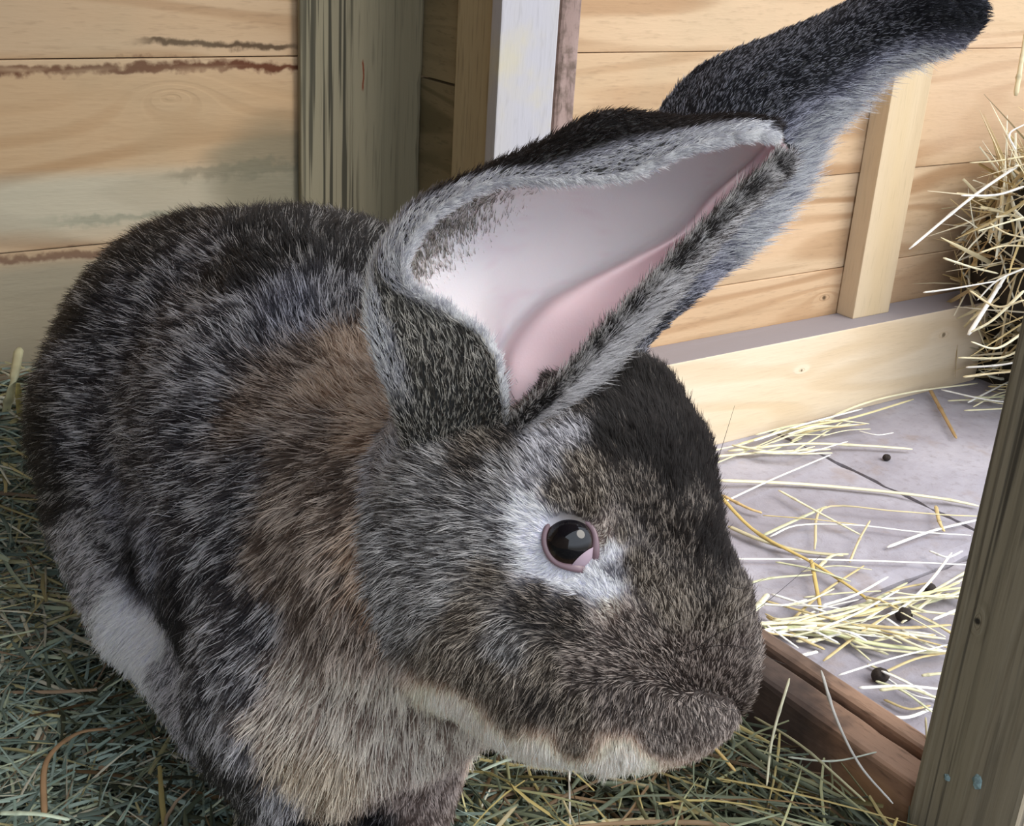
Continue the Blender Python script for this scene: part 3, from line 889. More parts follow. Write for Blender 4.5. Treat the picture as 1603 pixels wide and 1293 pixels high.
# ear fur
def ear_hairs(G, N, n, side, colfun, rad, seed):
    nu, nv = G.shape[:2]
    r_ = np.random.default_rng(seed)
    du = np.gradient(G, axis=0); dv = np.gradient(G, axis=1)
    area = np.linalg.norm(np.cross(du, dv), axis=2)
    pr = area.ravel()/area.sum()
    c = r_.choice(nu*nv, n, p=pr); ui = c//nv+r_.uniform(-.5, .5, n); vi = c % nv+r_.uniform(-.5, .5, n)
    ui = np.clip(ui, 0, nu-1.001); vi = np.clip(vi, 0, nv-1.001)
    a, b = ui.astype(int), vi.astype(int); fu, fv = (ui-a)[:, None], (vi-b)[:, None]
    def bil(Z): return Z[a, b]*(1-fu)*(1-fv)+Z[a+1, b]*fu*(1-fv)+Z[a, b+1]*(1-fu)*fv+Z[a+1, b+1]*fu*fv
    P = bil(G); NN = unit(bil(N)); U = unit(bil(du)); Vd = unit(bil(dv))
    v = vi/(nv-1); u = ui/(nu-1)
    edge = np.clip(np.minimum(v, 1-v)/0.08, 0.15, 1)**0.6
    if side < 0: P = P-NN*(0.003*edge)[:, None]
    D, L, f, T, ln, lf, keep = colfun(u, v, P, U, Vd, r_)
    k = keep
    return make_hairs(P[k], (NN*side)[k], D[k], L[k], f[k], T[k], ln[k], lf[k], rad, cl=0.0018, jit=0.14, mo=.6)
def lerpc(w, a, b): return np.asarray(a)[None]*(1-w[:, None])+np.asarray(b)[None]*w[:, None]
def sm(x, a, b):
    t = np.clip((x-a)/(b-a), 0, 1); return t*t*(3-2*t)

def near_in(u, v, P, U, Vd, r_):
    # furred margins: wide at the root, narrow beyond; bare pink skin between
    left = np.interp(u, [0, .1, .2, .3, .38, .5, .65, .8, 1], [.30, .15, .18, .30, .34, .30, .26, .38, .75])
    right = np.interp(u, [0, .1, .3, .6, .8, 1], [.95, .955, .96, .96, .94, .85])
    n = len(u)
    wl_, wr_ = sm(left-v, -0.02, 0.10), sm(v-right, -0.02, 0.02)
    m = np.maximum(wl_, wr_)
    keep = r_.random(n) < m
    fine = (r_.random(n) > m)
    rim = sm(v/left, 0.62, 0.3)*wl_
    tip = sm(u, .75, .95)
    D = lerpc(rim, (.13, .115, .10), (.42, .42, .48)); L = lerpc(rim, (.48, .44, .38), (.66, .66, .78))
    D = np.where(wr_[:, None] > .5, np.array([.04, .035, .03])[None], D); L = np.where(wr_[:, None] > .5, np.array([.62, .60, .58])[None], L)
    D = np.where(fine[:, None], np.array([.75, .66, .64])[None], D); L = np.where(fine[:, None], np.array([.85, .78, .78])[None], L)
    f = np.where(fine, .9, np.where(wr_ > .5, .55, .6))
    sgn = np.where(v < .5, -1.0, 1.0)
    T = U*0.7+Vd*sgn[:, None]*0.55
    ln = np.where(fine, .0022, np.where(wr_ > .5, .010, .0055+.002*(u < .3)))
    lf = np.where(fine, .12, .35)
    return D, L, f, T, ln, lf, keep
def near_out(u, v, P, U, Vd, r_):
    n = len(u)
    low = sm(v, .70, .95); base = sm(u, .50, .25); rimL = sm(v, .10, .03)*0.8
    D = lerpc(base, (.010, .008, .008), (.085, .078, .07)); L = lerpc(base, (.05, .045, .05), (.56, .53, .48))
    bandw = np.interp(u, [0, .25, .4, .6, .8, .95, 1], [.0, .02, .12, .040, .070, .10, .1])
    gap = 0.5+0.5*lump(P, 130, 31)
    bd = sm(bandw-v, -.02, .015)*sm(u, .2, .4)*np.where(gap > -.35, 1, .15)*sm(u, 1.0, .955)
    rl = sm(np.abs(v-.15), .05, .02)*sm(u, .50, .38)*sm(u, .05, .2)
    bd = np.maximum(bd, rl)
    D = D*(1-bd)[:, None]+np.array([.42, .42, .48])[None]*bd[:, None]; L = L*(1-bd)[:, None]+np.array([.66, .66, .76])[None]*bd[:, None]
    w = sm(u, .42, .3)*0+low
    D = lerpc(low, (0, 0, 0), (.05, .045, .045))*1.0+D*(1-low)[:, None]; L = L*(1-low)[:, None]+np.array([.62, .60, .62])[None]*low[:, None]
    f = .25+.3*base+.3*low+.3*bd
    sgn = np.where(v < .5, -1.0, 1.0)
    T = U*0.8+Vd*sgn[:, None]*0.35
    ln = (.0055+.006*low+.002*base)*(1-.65*sm(v, .4, .5)*sm(v, .78, .7)); lf = .3+0*u
    return D, L, f, T, ln, lf, np.ones(n, bool)
def far_front(u, v, P, U, Vd, r_):
    n = len(u)
    low = sm(v, .58, .92)*sm(u, .98, .80)*sm(u, .12, .30); tip = sm(u, .68, .90)
    D = lerpc(tip, (.022, .022, .028), (.008, .008, .011)); L = lerpc(tip, (.34, .34, .40), (.05, .05, .07))
    D = D*(1-low)[:, None]+np.array([.20, .20, .26])[None]*low[:, None]; L = L*(1-low)[:, None]+np.array([.74, .74, .90])[None]*low[:, None]
    f = .42-.2*tip+.3*low
    T = U*0.85+Vd*(0.1+0.55*low)[:, None]
    ln = .0042+.013*low*sm(u, .95, .6); lf = .28+0*u
    return D, L, f, T, ln, lf, np.ones(n, bool)
def far_back(u, v, P, U, Vd, r_):
    n = len(u)
    D = np.tile([.3, .28, .28], (n, 1)); L = np.tile([.6, .56, .55], (n, 1))
    edge = sm(np.abs(v-.5), .38, .48)
    return D, L, .5+0*u, U+Vd*np.sign(v-.5)[:, None]*.4, .003+.009*edge, .3+0*u, r_.random(n) < (.3+.7*edge)
def rim_hairs(G, N, j, n, colf, seed, ln0, rad=.00018):
    r_ = np.random.default_rng(seed)
    nu = len(G); ui = r_.uniform(0, nu-1.001, n); a = ui.astype(int); f_ = (ui-a)[:, None]
    e = G[:, j]; inn = G[:, j+(3 if j == 0 else -3)]
    P = e[a]*(1-f_)+e[a+1]*f_; I = inn[a]*(1-f_)+inn[a+1]*f_
    O = unit(P-I); NN = unit(N[a, j]); du = unit(e[a+1]-e[a])
    w = r_.uniform(-1.2, 0.8, n)[:, None]
    base = unit(O+NN*w)
    P = P-NN*(0.0008*(1-w))-O*0.0006
    D, L, fr = colf(ui/(nu-1), P)
    return make_hairs(P, base, D, L, fr, du+O*0.8, np.full(n, ln0), np.full(n, .55), rad, cl=.0028, jit=.2)
def rimL(u, P):
    dark = sm(u, .45, .55)*0
    return np.tile([.42, .42, .47], (len(u), 1)), np.tile([.66, .66, .74], (len(u), 1)), np.full(len(u), .6)
def rimR(u, P):
    return np.tile([.05, .045, .045], (len(u), 1)), np.tile([.62, .60, .60], (len(u), 1)), np.full(len(u), .5)
parts = [rim_hairs(NEAR_G, NEAR_N, 0, 9000, rimL, 41, .0055), rim_hairs(NEAR_G, NEAR_N, -1, 9000, rimR, 42, .0075), ear_hairs(NEAR_G, NEAR_N, 75000, 1, near_in, 0.00016, 1), ear_hairs(NEAR_G, NEAR_N, 50000, -1, near_out, 0.00018, 2),
         ear_hairs(FAR_G, FAR_N, 60000, 1, far_front, 0.00018, 3), ear_hairs(FAR_G, FAR_N, 12000, -1, far_back, 0.0002, 4)]
o = hair_object('ear_fur', parts, rabbit, 'velvet ear fur, black backs with pale grey rims'); o.location = ROFF
print('hair time', time.time()-_t0)

# ------------------------------------------------------------------ eye
def eye_mat():
    t = NT('eyeball')
    tc = t.n('TexCoord').outputs['Object']
    d = t.vmath('DISTANCE', tc, (0, 0, 1))
    col = t.ramp(d, [(0.0, (.004, .004, .006)), (0.62, (.006, .005, .007)), (0.72, (.022, .012, .009)), (0.98, (.02, .012, .010)), (1.05, (.25, .22, .26)), (1.0, (.5, .45, .5))])
    return t.finish(col, 0.03, spec=0.45)
bm = bmesh.new(); bmesh.ops.create_uvsphere(bm, u_segments=48, v_segments=32, radius=1)
for v in bm.verts:
    if v.co.z > 0.75: v.co.z += (v.co.z-0.75)*0.35
me = bpy.data.meshes.new('eyeball'); bm.to_mesh(me); bm.free()
for p in me.polygons: p.use_smooth = True
eye = link('eyeball', me, eye_mat(), rabbit)
gaze = unit((EZ+EX*(-0.10)+EY*0.05)[None])[0]
gz_ = gaze; gx_ = unit((EX-(EX@gz_)*gz_)[None])[0]; gy_ = np.cross(gz_, gx_)
Mw = Matrix.Identity(4)
for i in range(3):
    Mw[i][0], Mw[i][1], Mw[i][2], Mw[i][3] = gx_[i]*EYE_R, gy_[i]*EYE_R, gz_[i]*EYE_R, EYE[i]+ROFF[i]
eye.matrix_local = Mw
eye['label'] = 'glossy near-black eye'
# lids: an almond ring of bare pinkish skin hugging the eyeball
def lid_mesh():
    V, F = [], []
    na, nr = 72, 10
    for i in range(na):
        a = 2*math.pi*i/na
        ca, sa = math.cos(a), math.sin(a)
        sh = 1+0.16*max(0, ca)**8
        for j in range(nr):
            b = 2*math.pi*j/nr
            pad = 0.0008+0.0009*max(0, ca)**3
            rr_ = 1.0
            x = ca*AA*0.82*sh; y = sa*BB*0.88*(1-0.22*max(0, ca)**2)
            rxy = math.hypot(x, y)
            z = math.sqrt(max((EYE_R*1.045)**2-min(rxy, EYE_R)**2, 0))
            c = np.array([x, y, max(z, 0.003)])
            rad = np.array([ca, sa, 0]); up = np.array([0, 0, 1.0])
            p = c+rad*math.cos(b)*pad*1.5+up*math.sin(b)*pad*0.8
            V.append(EYE+EX*p[0]+EY*p[1]+EZ*p[2])
    for i in range(na):
        for j in range(nr):
            F.append((i*nr+j, ((i+1) % na)*nr+j, ((i+1) % na)*nr+(j+1) % nr, i*nr+(j+1) % nr))
    return np.array(V), np.array(F)
lv, lf_ = lid_mesh()
t = NT('eyelid skin'); m_lid = t.finish((.16, .10, .12), 0.4, spec=0.5)
t.b.inputs['Subsurface Weight'].default_value = 0.0
o = link('eyelid', np_mesh('eyelid', lv, lf_), m_lid, rabbit); o.location = ROFF; o['label'] = 'pinkish lilac rim of the eyelids'
# third eyelid: pale wedge at the inner corner
V, F = [], []
n1, n2 = 14, 14
for i in range(n1+1):
    for j in range(n2+1):
        s_ = i/n1; w_ = j/n2*2-1
        x = AA*(0.80-0.30*(1-s_)*(1-0.55*w_*w_)-0.0)
        x = AA*(0.50+0.36*s_-0.10*(1-s_)*0)+AA*0.10*w_*w_*(1-s_)
        y = w_*BB*0.80*math.sqrt(max(0.02, 1-(x/(AA*0.98))**2))
        z = math.sqrt(max((EYE_R*1.03)**2-x*x-y*y, 1e-6))
        V.append(EYE+EX*x+EY*y+EZ*z)
for i in range(n1):
    for j in range(n2):
        a = i*(n2+1)+j; F.append((a, a+1, a+n2+2, a+n2+1))
t = NT('third eyelid'); m_3 = t.finish((.38, .29, .35), 0.25, spec=0.5)
o = link('third_eyelid', np_mesh('third_eyelid', np.array(V), np.array(F)), m_3, rabbit); o.location = ROFF; o['label'] = 'moist pale lilac wedge in the inner corner of the eye'

# whiskers
def tube(P, r0, r1, nseg=14, k=4):
    P = catmull(np.array(P, float), nseg)
    T = unit(np.gradient(P, axis=0))
    a = unit(np.cross(T, np.array([.3, .5, .81])[None].repeat(len(T), 0))); b = np.cross(T, a)
    V = []
    for i in range(len(P)):
        r = r0+(r1-r0)*i/(len(P)-1)
        for j in range(k):
            V.append(P[i]+a[i]*math.cos(2*math.pi*j/k)*r+b[i]*math.sin(2*math.pi*j/k)*r)
    F = [(i*k+j, i*k+(j+1) % k, (i+1)*k+(j+1) % k, (i+1)*k+j) for i in range(len(P)-1) for j in range(k)]
    return np.array(V), np.array(F)
t = NT('whisker'); m_wh = t.finish((.03, .025, .025), 0.35)
WH = [[(1060,1040,.525),(1110,1000,.50),(1190,950,.49),(1285,870,.50)], [(1120,730,.545),(1130,700,.54),(1150,635,.53)],
      [(1110,870,.53),(1150,920,.52),(1200,905,.52)], [(960,1060,.515),(955,1120,.50),(965,1190,.50)], [(985,1065,.515),(975,1130,.50),(960,1180,.50)],
      [(1000,1080,.515),(1010,1140,.50),(1060,1160,.50)], [(935,1060,.515),(925,1120,.50),(915,1170,.50)], [(1020,1050,.515),(1100,1100,.49),(1180,1115,.49)],
      [(1030,1070,.515),(1090,1120,.50),(1130,1180,.50)], [(900,1050,.515),(885,1110,.50),(880,1165,.50)], [(1040,1030,.52),(1140,1010,.49),(1230,1040,.49)]]
for w in WH:
    v_, f_ = tube([at(*q_) for q_ in w], 0.00022, 0.00006)
    o = link('whisker', np_mesh('whisker', v_, f_), m_wh, rabbit); o.location = ROFF
# nose: small bare pinkish edge of the nostril
v_, f_ = tube([at(1070,1138,.5265), at(1084,1140,.524), at(1092,1128,.526)], 0.0010, 0.0006, 12, 8)
t = NT('nostril'); m_no = t.finish((.45, .36, .38), 0.5)
o = link('nostril', np_mesh('nostril', v_, f_), m_no, rabbit); o.location = ROFF
o['label'] = 'pale nostril edge low on the muzzle'

# ------------------------------------------------------------------ hay bedding
def hay_h(x, y):
    x = np.asarray(x, float); y = np.asarray(y, float)
    P = np.stack([x, y, 0*x], -1).reshape(-1, 3)
    z = 0.088+0.010*lump(P, 11, 21).reshape(x.shape)+0.006*lump(P, 34, 22).reshape(x.shape)
    z = z+0.035*np.clip((0.30-x)/0.3, 0, 1.2)+0.03*np.clip((y-0.75)/0.3, 0, 1)
    z = z-0.016*np.clip((x-0.36)/0.2, 0, 1)+0.014*np.clip((x-0.46)/0.1, 0, 1)+0.10*np.clip((y-0.84)/0.18, 0, 1)**1.3*np.clip((0.34-x)/0.1, 0, 1)
    return z
gx = np.linspace(-0.68, 0.581, 90); gyy = np.linspace(-0.5, 1.035, 110)
GX, GY = np.meshgrid(gx, gyy, indexing='ij')
Z = hay_h(GX, GY)-0.022
V = np.stack([GX, GY, Z], -1).reshape(-1, 3); ny = len(gyy)
F = [(i*ny+j, (i+1)*ny+j, (i+1)*ny+j+1, i*ny+j+1) for i in range(len(gx)-1) for j in range(ny-1)]
t = NT('gap shade hay'); pos = t.n('NewGeometry').outputs['Position']
m_under = t.finish(t.ramp(t.noise(pos, 160, 4, 0.7), [(0.35, (.012, .012, .009)), (0.7, (.06, .06, .035))]), 0.95)  # near-black base colour stands in for shade between the stalks
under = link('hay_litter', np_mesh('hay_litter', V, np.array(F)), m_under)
tag(under, 'dark hay layer painted as shade under the loose stalks and the rabbit', 'hay', kind='stuff')

def blades(P, D, L, W, C, bend, segs=4, fold=0.35):
    """folded strips: P start, D direction, L length, W width, bend vector"""
    n = len(P)
    s = np.linspace(0, 1, segs+1)
    X = P[:, None]+D[:, None]*(s[None, :, None]*L[:, None, None])+bend[:, None]*((s**2)[None, :, None]*L[:, None, None])
    T = unit(D+bend); side = unit(np.cross(T, rng.normal(size=(n, 3))*0.6+np.array([0, 0, 1.])))
    up = np.cross(side, T)
    w = W[:, None]*np.interp(s, [0, .15, .7, 1], [.7, 1, .8, .15])[None]
    a = X-side[:, None]*w[..., None]; b = X+side[:, None]*w[..., None]; m_ = X+up[:, None]*w[..., None]*fold*2
    V = np.stack([a, m_, b], 2).reshape(-1, 3)
    k = (segs+1)*3
    base = (np.arange(n)*k)[:, None, None]
    q = []
    for i in range(segs):
        for j in range(2):
            q.append([i*3+j, i*3+j+1, (i+1)*3+j+1, (i+1)*3+j])
    F = (base+np.array(q)[None]).reshape(-1, 4)
    return V, F, np.repeat(C, k, 0)
def straw_mat(name, rough=0.55, sss=0.0):
    t = NT(name)
    a = t.n('Attribute'); a.attribute_name = 'col'
    pos = t.n('NewGeometry').outputs['Position']
    n1 = t.noise(pos, 500, 2, 0.6)
    col = t.mix(t.math('MULTIPLY', n1, 0.5), a.outputs['Color'], (0.1, 0.09, 0.05), 'MULTIPLY')
    return t.finish(a.outputs['Color'], rough, n1, 0.2, 0.0003, 0.35)
m_hay = straw_mat('hay')

HC = np.array([[.15,.20,.165],[.24,.31,.27],[.10,.14,.12],[.30,.34,.24],[.42,.38,.20],[.20,.14,.09],[.50,.48,.38],[.06,.08,.065]])
def hay_field(n, x0, x1, y0, y1, wts, hmax=0.020, wid=(.0005, .0013), lng=(.03, .10), dark=1.0, tmin=None):
    x = rng.uniform(x0, x1, n); y = rng.uniform(y0, y1, n)
    lay = rng.random(n)
    z = hay_h(x, y)-0.018+lay*hmax
    ang = rng.uniform(0, 2*np.pi, n)+0
    D = unit(np.c_[np.cos(ang), np.sin(ang), rng.normal(0, .13, n)])
    L = rng.uniform(*lng, n); W = rng.uniform(*wid, n)*0.9
    ci = rng.choice(len(HC), n, p=np.array(wts)/sum(wts))
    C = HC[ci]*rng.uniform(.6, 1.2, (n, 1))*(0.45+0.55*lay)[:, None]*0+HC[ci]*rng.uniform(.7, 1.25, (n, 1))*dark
    bend = np.c_[rng.normal(0, .22, (n, 2)), rng.normal(-0.06, .1, n)]
    P = np.c_[x, y, z]-D*(L*0.5)[:, None]
    # keep out of the sill and the wall
    E_ = P+D*L[:, None]+bend*L[:, None]
    k = (np.maximum(P[:, 0], E_[:, 0]) < 0.58) & (np.maximum(P[:, 1], E_[:, 1]) < 1.03) & (np.minimum(P[:, 0], E_[:, 0]) > -0.69)
    return [a[k] for a in (P, D, L, W, C, bend)]
fields = [hay_field(13000, -0.12, 0.36, 0.42, 1.03, (4,6,3,4,1.3,1.2,3,2), wid=(.0007,.0019), dark=1.25), hay_field(3800, 0.15, 0.575, 0.26, 0.75, (3,2,4,1.5,1,2,.5,4), hmax=0.024, dark=.72, wid=(.0007,.0024)),  # second field's colour is dimmed for the shade under the head
          hay_field(3200, 0.02, 0.32, 0.78, 1.03, (1,2,1,4,6,1,6,0), wid=(.001,.0025), lng=(.04,.13)),
          hay_field(4000, -0.66, 0.56, -0.4, 1.03, (4,3,4,2,1,1,1,2), lng=(.05,.13)), hay_field(500, 0.25, 0.56, 0.28, 0.6, (2,3,1,3,2,2,1,0), hmax=0.040, wid=(.0008,.0018), lng=(.05,.14))]
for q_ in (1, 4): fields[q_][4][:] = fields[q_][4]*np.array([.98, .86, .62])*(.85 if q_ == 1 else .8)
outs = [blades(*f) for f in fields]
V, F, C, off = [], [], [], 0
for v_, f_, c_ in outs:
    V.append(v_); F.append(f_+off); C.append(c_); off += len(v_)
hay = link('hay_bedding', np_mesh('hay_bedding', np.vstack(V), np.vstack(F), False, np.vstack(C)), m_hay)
tag(hay, 'loose grey-green hay spread under and around the rabbit', 'hay', kind='stuff')

# ------------------------------------------------------------------ single stalks
def stalk_mesh(name, pts3, w, col, flat=0.5, nodes=True, k=6, seed=0):
    rr = random.Random(seed)
    P = catmull(np.array(pts3, float), 22) if len(pts3) > 2 else np.linspace(pts3[0], pts3[1], 22)
    T = unit(np.gradient(P, axis=0))
    a = unit(np.cross(T, np.array([[0, 0.1, 1.0]]).repeat(len(T), 0))); b = np.cross(T, a)
    V, C = [], []
    kn = {rr.randint(4, 17)} if nodes else set()
    for i in range(len(P)):
        t_ = i/(len(P)-1)
        r = w*(1-0.25*t_)*(0.55 if i in (0, len(P)-1) else 1)*(1.35 if i in kn else 1)
        cc = np.array(col)*(0.7 if i in kn else 1)*rr.uniform(.92, 1.08)
        for j in range(k):
            V.append(P[i]+a[i]*math.cos(2*math.pi*j/k)*r+b[i]*math.sin(2*math.pi*j/k)*r*flat); C.append(cc)
    F = [(i*k+j, i*k+(j+1) % k, (i+1)*k+(j+1) % k, (i+1)*k+j) for i in range(len(P)-1) for j in range(k)]
    e = len(P)-1
    F += [(0, 3, 2, 1), (0, 5, 4, 3), (e*k, e*k+1, e*k+2, e*k+3), (e*k, e*k+3, e*k+4, e*k+5)] if k == 6 else []
    return np_mesh(name, V, np.array(F), True, np.array(C))
m_straw = straw_mat('straw', 0.45)
YEL, PAL_, WHT, BRN, GRN = (.62,.46,.16), (.86,.80,.56), (.92,.91,.86), (.40,.26,.12), (.42,.46,.30)
def stalk(name, pix, w, col, label, cat='straw', group=None, z0=0.0, seed=0):
    """pix: (px, py, height above the slabs)"""
    P = [hit(x, y, 2, h) for x, y, h in pix]
    c0 = np.mean(P, 0)
    me = stalk_mesh(name, [p-c0 for p in P], w, col, seed=seed)
    o = link(name, me, m_straw); o.location = c0
    tag(o, label, cat, group)
    return o
h_ = 0.004
ST = [
 ([(1118,752,.010),(1240,757,.005),(1370,768,.005),(1470,780,.006),(1532,792,.005)], .0042, PAL_, 'long thick pale straw stalk crossing the slabs level with the crown of the rabbit'),
 ([(1115,762,.012),(1180,830,.010),(1270,880,.010),(1340,925,.008),(1380,955,.006)], .0034, YEL, 'mustard yellow stalk slanting down over the slabs beside the forehead'),
 ([(1270,876,.012),(1280,930,.008),(1287,966,.004)], .0028, YEL, 'short mustard side shoot hanging below the slanting yellow stalk'),
 ([(1145,875,.006),(1290,876,.006),(1420,880,.006),(1512,884,.005)], .0022, WHT, 'thin straight white straw lying right across the slabs beside the eye'),
 ([(1205,840,.008),(1250,822,.010),(1340,822,.009),(1430,832,.008),(1520,838,.006)], .0020, WHT, 'thin white straw with a bent end above the straight white one'),
 ([(1140,706,.008),(1250,695,.010),(1340,697,.008),(1428,703,.006)], .0040, PAL_, 'pale thick straw lying near the rail foot, ending beside a dropping'),
 ([(1116,715,.006),(1200,708,.006),(1300,703,.008)], .0035, PAL_, 'pale straw tucked under the thick one near the rail foot'),
 ([(1455,608,.010),(1475,645,.008),(1497,686,.006)], .0040, BRN, 'short brown stick-like stalk lying below the rail near the straw heap'),
 ([(1275,860,.006),(1290,795,.012),(1400,800,.012),(1480,806,.010),(1530,808,.008)], .0020, (.66,.56,.34), 'thin tan stalk bent at a sharp elbow in the middle of the slabs'),
 ([(1465,792,.006),(1470,815,.010),(1478,832,.006)], .0030, (.60,.46,.22), 'very short tan stub of straw near the post'),
 ([(1165,966,.010),(1185,950,.016),(1202,930,.020)], .0050, (.82,.80,.58), 'broad split pale straw end standing up beside the muzzle'),
 ([(1140,824,.006),(1190,845,.008),(1250,862,.006),(1320,870,.005)], .0042, (.56,.50,.32), 'frayed tan straw lying under the mustard stalk'),
 ([(1330,880,.005),(1345,845,.010),(1362,815,.012)], .0018, (.66,.56,.34), 'thin tan sprig leaning across the white straws'),
 ([(1380,968,.008),(1420,945,.012),(1460,905,.012),(1490,865,.010)], .0024, WHT, 'white straw slanting up towards the post'),
 ([(1170,985,.006),(1270,985,.008),(1370,1008,.007),(1475,1020,.006)], .0046, (.68,.70,.42), 'long yellow-green straw above the outer sill plank'),
 ([(1168,978,.010),(1260,975,.010),(1360,985,.010),(1480,1000,.008)], .0034, PAL_, 'pale straw lying along the yellow-green one above the sill'),
 ([(1300,970,.012),(1370,955,.012),(1440,930,.012),(1505,920,.010)], .0030, (.72,.70,.40), 'yellowish straw rising towards the post above a dropping'),
 ([(1340,960,.012),(1420,940,.012),(1502,912,.010)], .0026, (.70,.62,.34), 'tan straw beside the yellowish one near the post'),
 ([(1130,775,.006),(1170,795,.008),(1193,803,.006)], .0034, (.62,.44,.20), 'short orange straw fragment beside the forehead'),
 ([(1240,1030,.006),(1280,1020,.006)], .0034, WHT, 'short white straw piece just beyond the sill'),
 ([(1135,785,.006),(1210,750,.010),(1300,712,.010)], .0022, WHT, 'slim white straw slanting up to the right beside the black crown'),
 ([(1240,690,.006),(1330,640,.010),(1420,615,.012),(1530,600,.012)], .0034, PAL_, 'pale straw lying along the foot of the rail'),
 ([(1150,698,.006),(1240,672,.010),(1330,655,.012),(1430,625,.012)], .0036, (.74,.66,.38), 'yellowish straw following the foot of the rail'),
 ([(1180,690,.012),(1260,664,.014),(1350,640,.014)], .0028, WHT, 'white straw on top of the pile at the rail foot'),
]
for i, (px_, w, c, lab) in enumerate(ST):
    stalk('straw_stalk', px_, w*0.8, c, lab, seed=i)
# many loose ones on the slabs
n_l = 135
cols = [PAL_, WHT, (.70, .66, .44), (.60, .48, .24), (.62, .62, .40)]
mid_ = [(1300,985,170,25,6), (1240,672,150,12,-14), (1430,1010,60,60,10), (1350,950,130,18,-8), (1480,930,60,30,-12), (1220,700,90,10,-3), (1560,615,40,18,-10), (1330,850,190,90,0), (1420,1080,50,40,20)]
for i in range(n_l):
    cx_, cy_, sx_, sy_, dg = mid_[[0, 0, 0, 1, 1, 2, 3, 4, 5, 6, 7, 8, 3][i % 13]]
    x = random.gauss(cx_, sx_*0.5); y = random.gauss(cy_, sy_*0.5)
    a = R(dg+random.gauss(0, 16)); ln = random.uniform(25, 90)
    dx, dy = math.cos(a)*ln, math.sin(a)*ln
    z = random.uniform(.003, .014); bz = random.uniform(-10, 10)
    P = [hit(x-dx, y-dy, 2, z), hit(x+bz*.2, y+bz, 2, z+.003), hit(x+dx, y+dy, 2, z)]
    if min(p[0] for p in P) < 0.64 or max(p[1] for p in P) > 0.972 or max(p[0] for p in P) > 2.2: continue
    c0 = np.mean(P, 0)
    me = stalk_mesh('straw_stalk', [p-c0 for p in P], random.uniform(.0011, .0026), random.choice(cols), seed=100+i)
    o = link('straw_stalk', me, m_straw); o.location = c0
    kk = [0, 0, 0, 1, 1, 2, 3, 4, 5, 6, 7, 8, 3][i % 13]
    where = ['loose short straw in the bed of straws just beyond the sill', 'loose short straw among those at the foot of the rail', 'loose short straw close to the foot of the post',
             'loose short straw in the tangle below the slanting mustard stalk', 'loose short straw beside the post, level with the half hidden dropping', 'loose short straw beside the crown of the rabbit',
             'loose short straw where rail and straw heap meet', 'loose short straw scattered on the open middle of the slabs', 'loose short straw around the round dropping'][kk]
    tag(o, where, 'straw', 'straws: '+where[18:])

# stalks standing out of the hay in front
def stalk3(name, pts_, w, col, label, seed=0, cat='hay stalk'):
    P = [at(*p) for p in pts_]; c0 = np.mean(P, 0)
    o = link(name, stalk_mesh(name, [p-c0 for p in P], w, col, seed=seed), m_straw); o.location = c0
    return tag(o, label, cat)
def hz(x, y):   # a point just above the hay under a pixel
    p = hit(x, y, 2, 0.09)
    for _ in range(6): p = hit(x, y, 2, float(hay_h(p[0], p[1]))+0.012)
    return p
def hstalk(pix, w, col, label, up=0.0, seed=0):
    P = [hz(x, y)+np.array([0, 0, u]) for x, y, u in pix]
    P = [p if p[1] < 1.02 else hit(q_[0], q_[1], 1, 1.022) for p, q_ in zip(P, pix)]; c0 = np.mean(P, 0)
    o = link('hay_stalk', stalk_mesh('hay_stalk', [p-c0 for p in P], w, col, seed=seed), m_straw); o.location = c0
    return tag(o, label, 'hay stalk')
HS = [
 ([(1060,1140,.0),(1100,1180,.012),(1150,1215,.004)], .0028, (.45,.30,.10), 'broad ochre stalk in the hay just below the muzzle'),
 ([(700,1240,.004),(800,1212,.012),(890,1196,.012)], .0022, (.40,.47,.38), 'grey-green stalk beside the foreleg, slanting up under the chin'),
 ([(1180,1130,.004),(1250,1200,.016),(1350,1275,.01)], .0022, (.28,.26,.15), 'thick olive stalk slanting down towards the post foot'),
 ([(1275,1105,.03),(1300,1170,.024),(1340,1220,.012),(1395,1270,.006)], .0018, (.48,.46,.42), 'kinked grey stalk leaning in front of the sill'),
 ([(1226,1118,.03),(1205,1180,.014),(1200,1230,.0)], .0016, (.55,.52,.36), 'upright straight pale stalk left of the kinked grey one'),
 ([(885,1200,.03),(888,1240,.016),(892,1292,.0)], .0012, (.62,.58,.50), 'thin upright white stalk under the chin'),
 ([(1230,1205,.01),(1300,1215,.012),(1370,1200,.012)], .0016, (.42,.44,.36), 'short grey stalk lying in front of the orange part of the sill'),
 ([(1436,1180,.03),(1446,1215,.012),(1440,1260,.0)], .0012, (.58,.50,.30), 'thin pale stalk against the foot of the post'),
 ([(1500,1126,.03),(1550,1155,.03),(1600,1185,.03)], .0014, (.58,.52,.36), 'pale stalk crossing the face of the post'),
 ([(0,1282,.004),(60,1288,.006),(110,1292,.004)], .0024, (.52,.60,.46), 'pale green thick stalk at the bottom left corner'),
 ([(70,1290,.004),(75,1220,.012),(120,1180,.014),(170,1165,.012)], .0024, (.32,.20,.11), 'curled reddish-brown stalk in the hay at the left'),
 ([(30,620,.01),(36,700,.03),(50,780,.03),(100,900,.02)], .0034, (.50,.42,.16), 'long yellow stalk bent down along the rump'),
 ([(30,545,.0),(20,600,.0),(0,680,.0)], .0050, (.70,.68,.44), 'broad pale straw leaning on the wall beside the rump'),
 ([(0,735,.01),(40,745,.02),(70,760,.02)], .0060, (.60,.52,.26), 'broad flat yellow straw beside the rump'),
 ([(215,1045,.012),(270,1110,.016),(300,1150,.01)], .0012, (.55,.55,.45), 'thin pale stalk lying along the belly of the rabbit'),
]
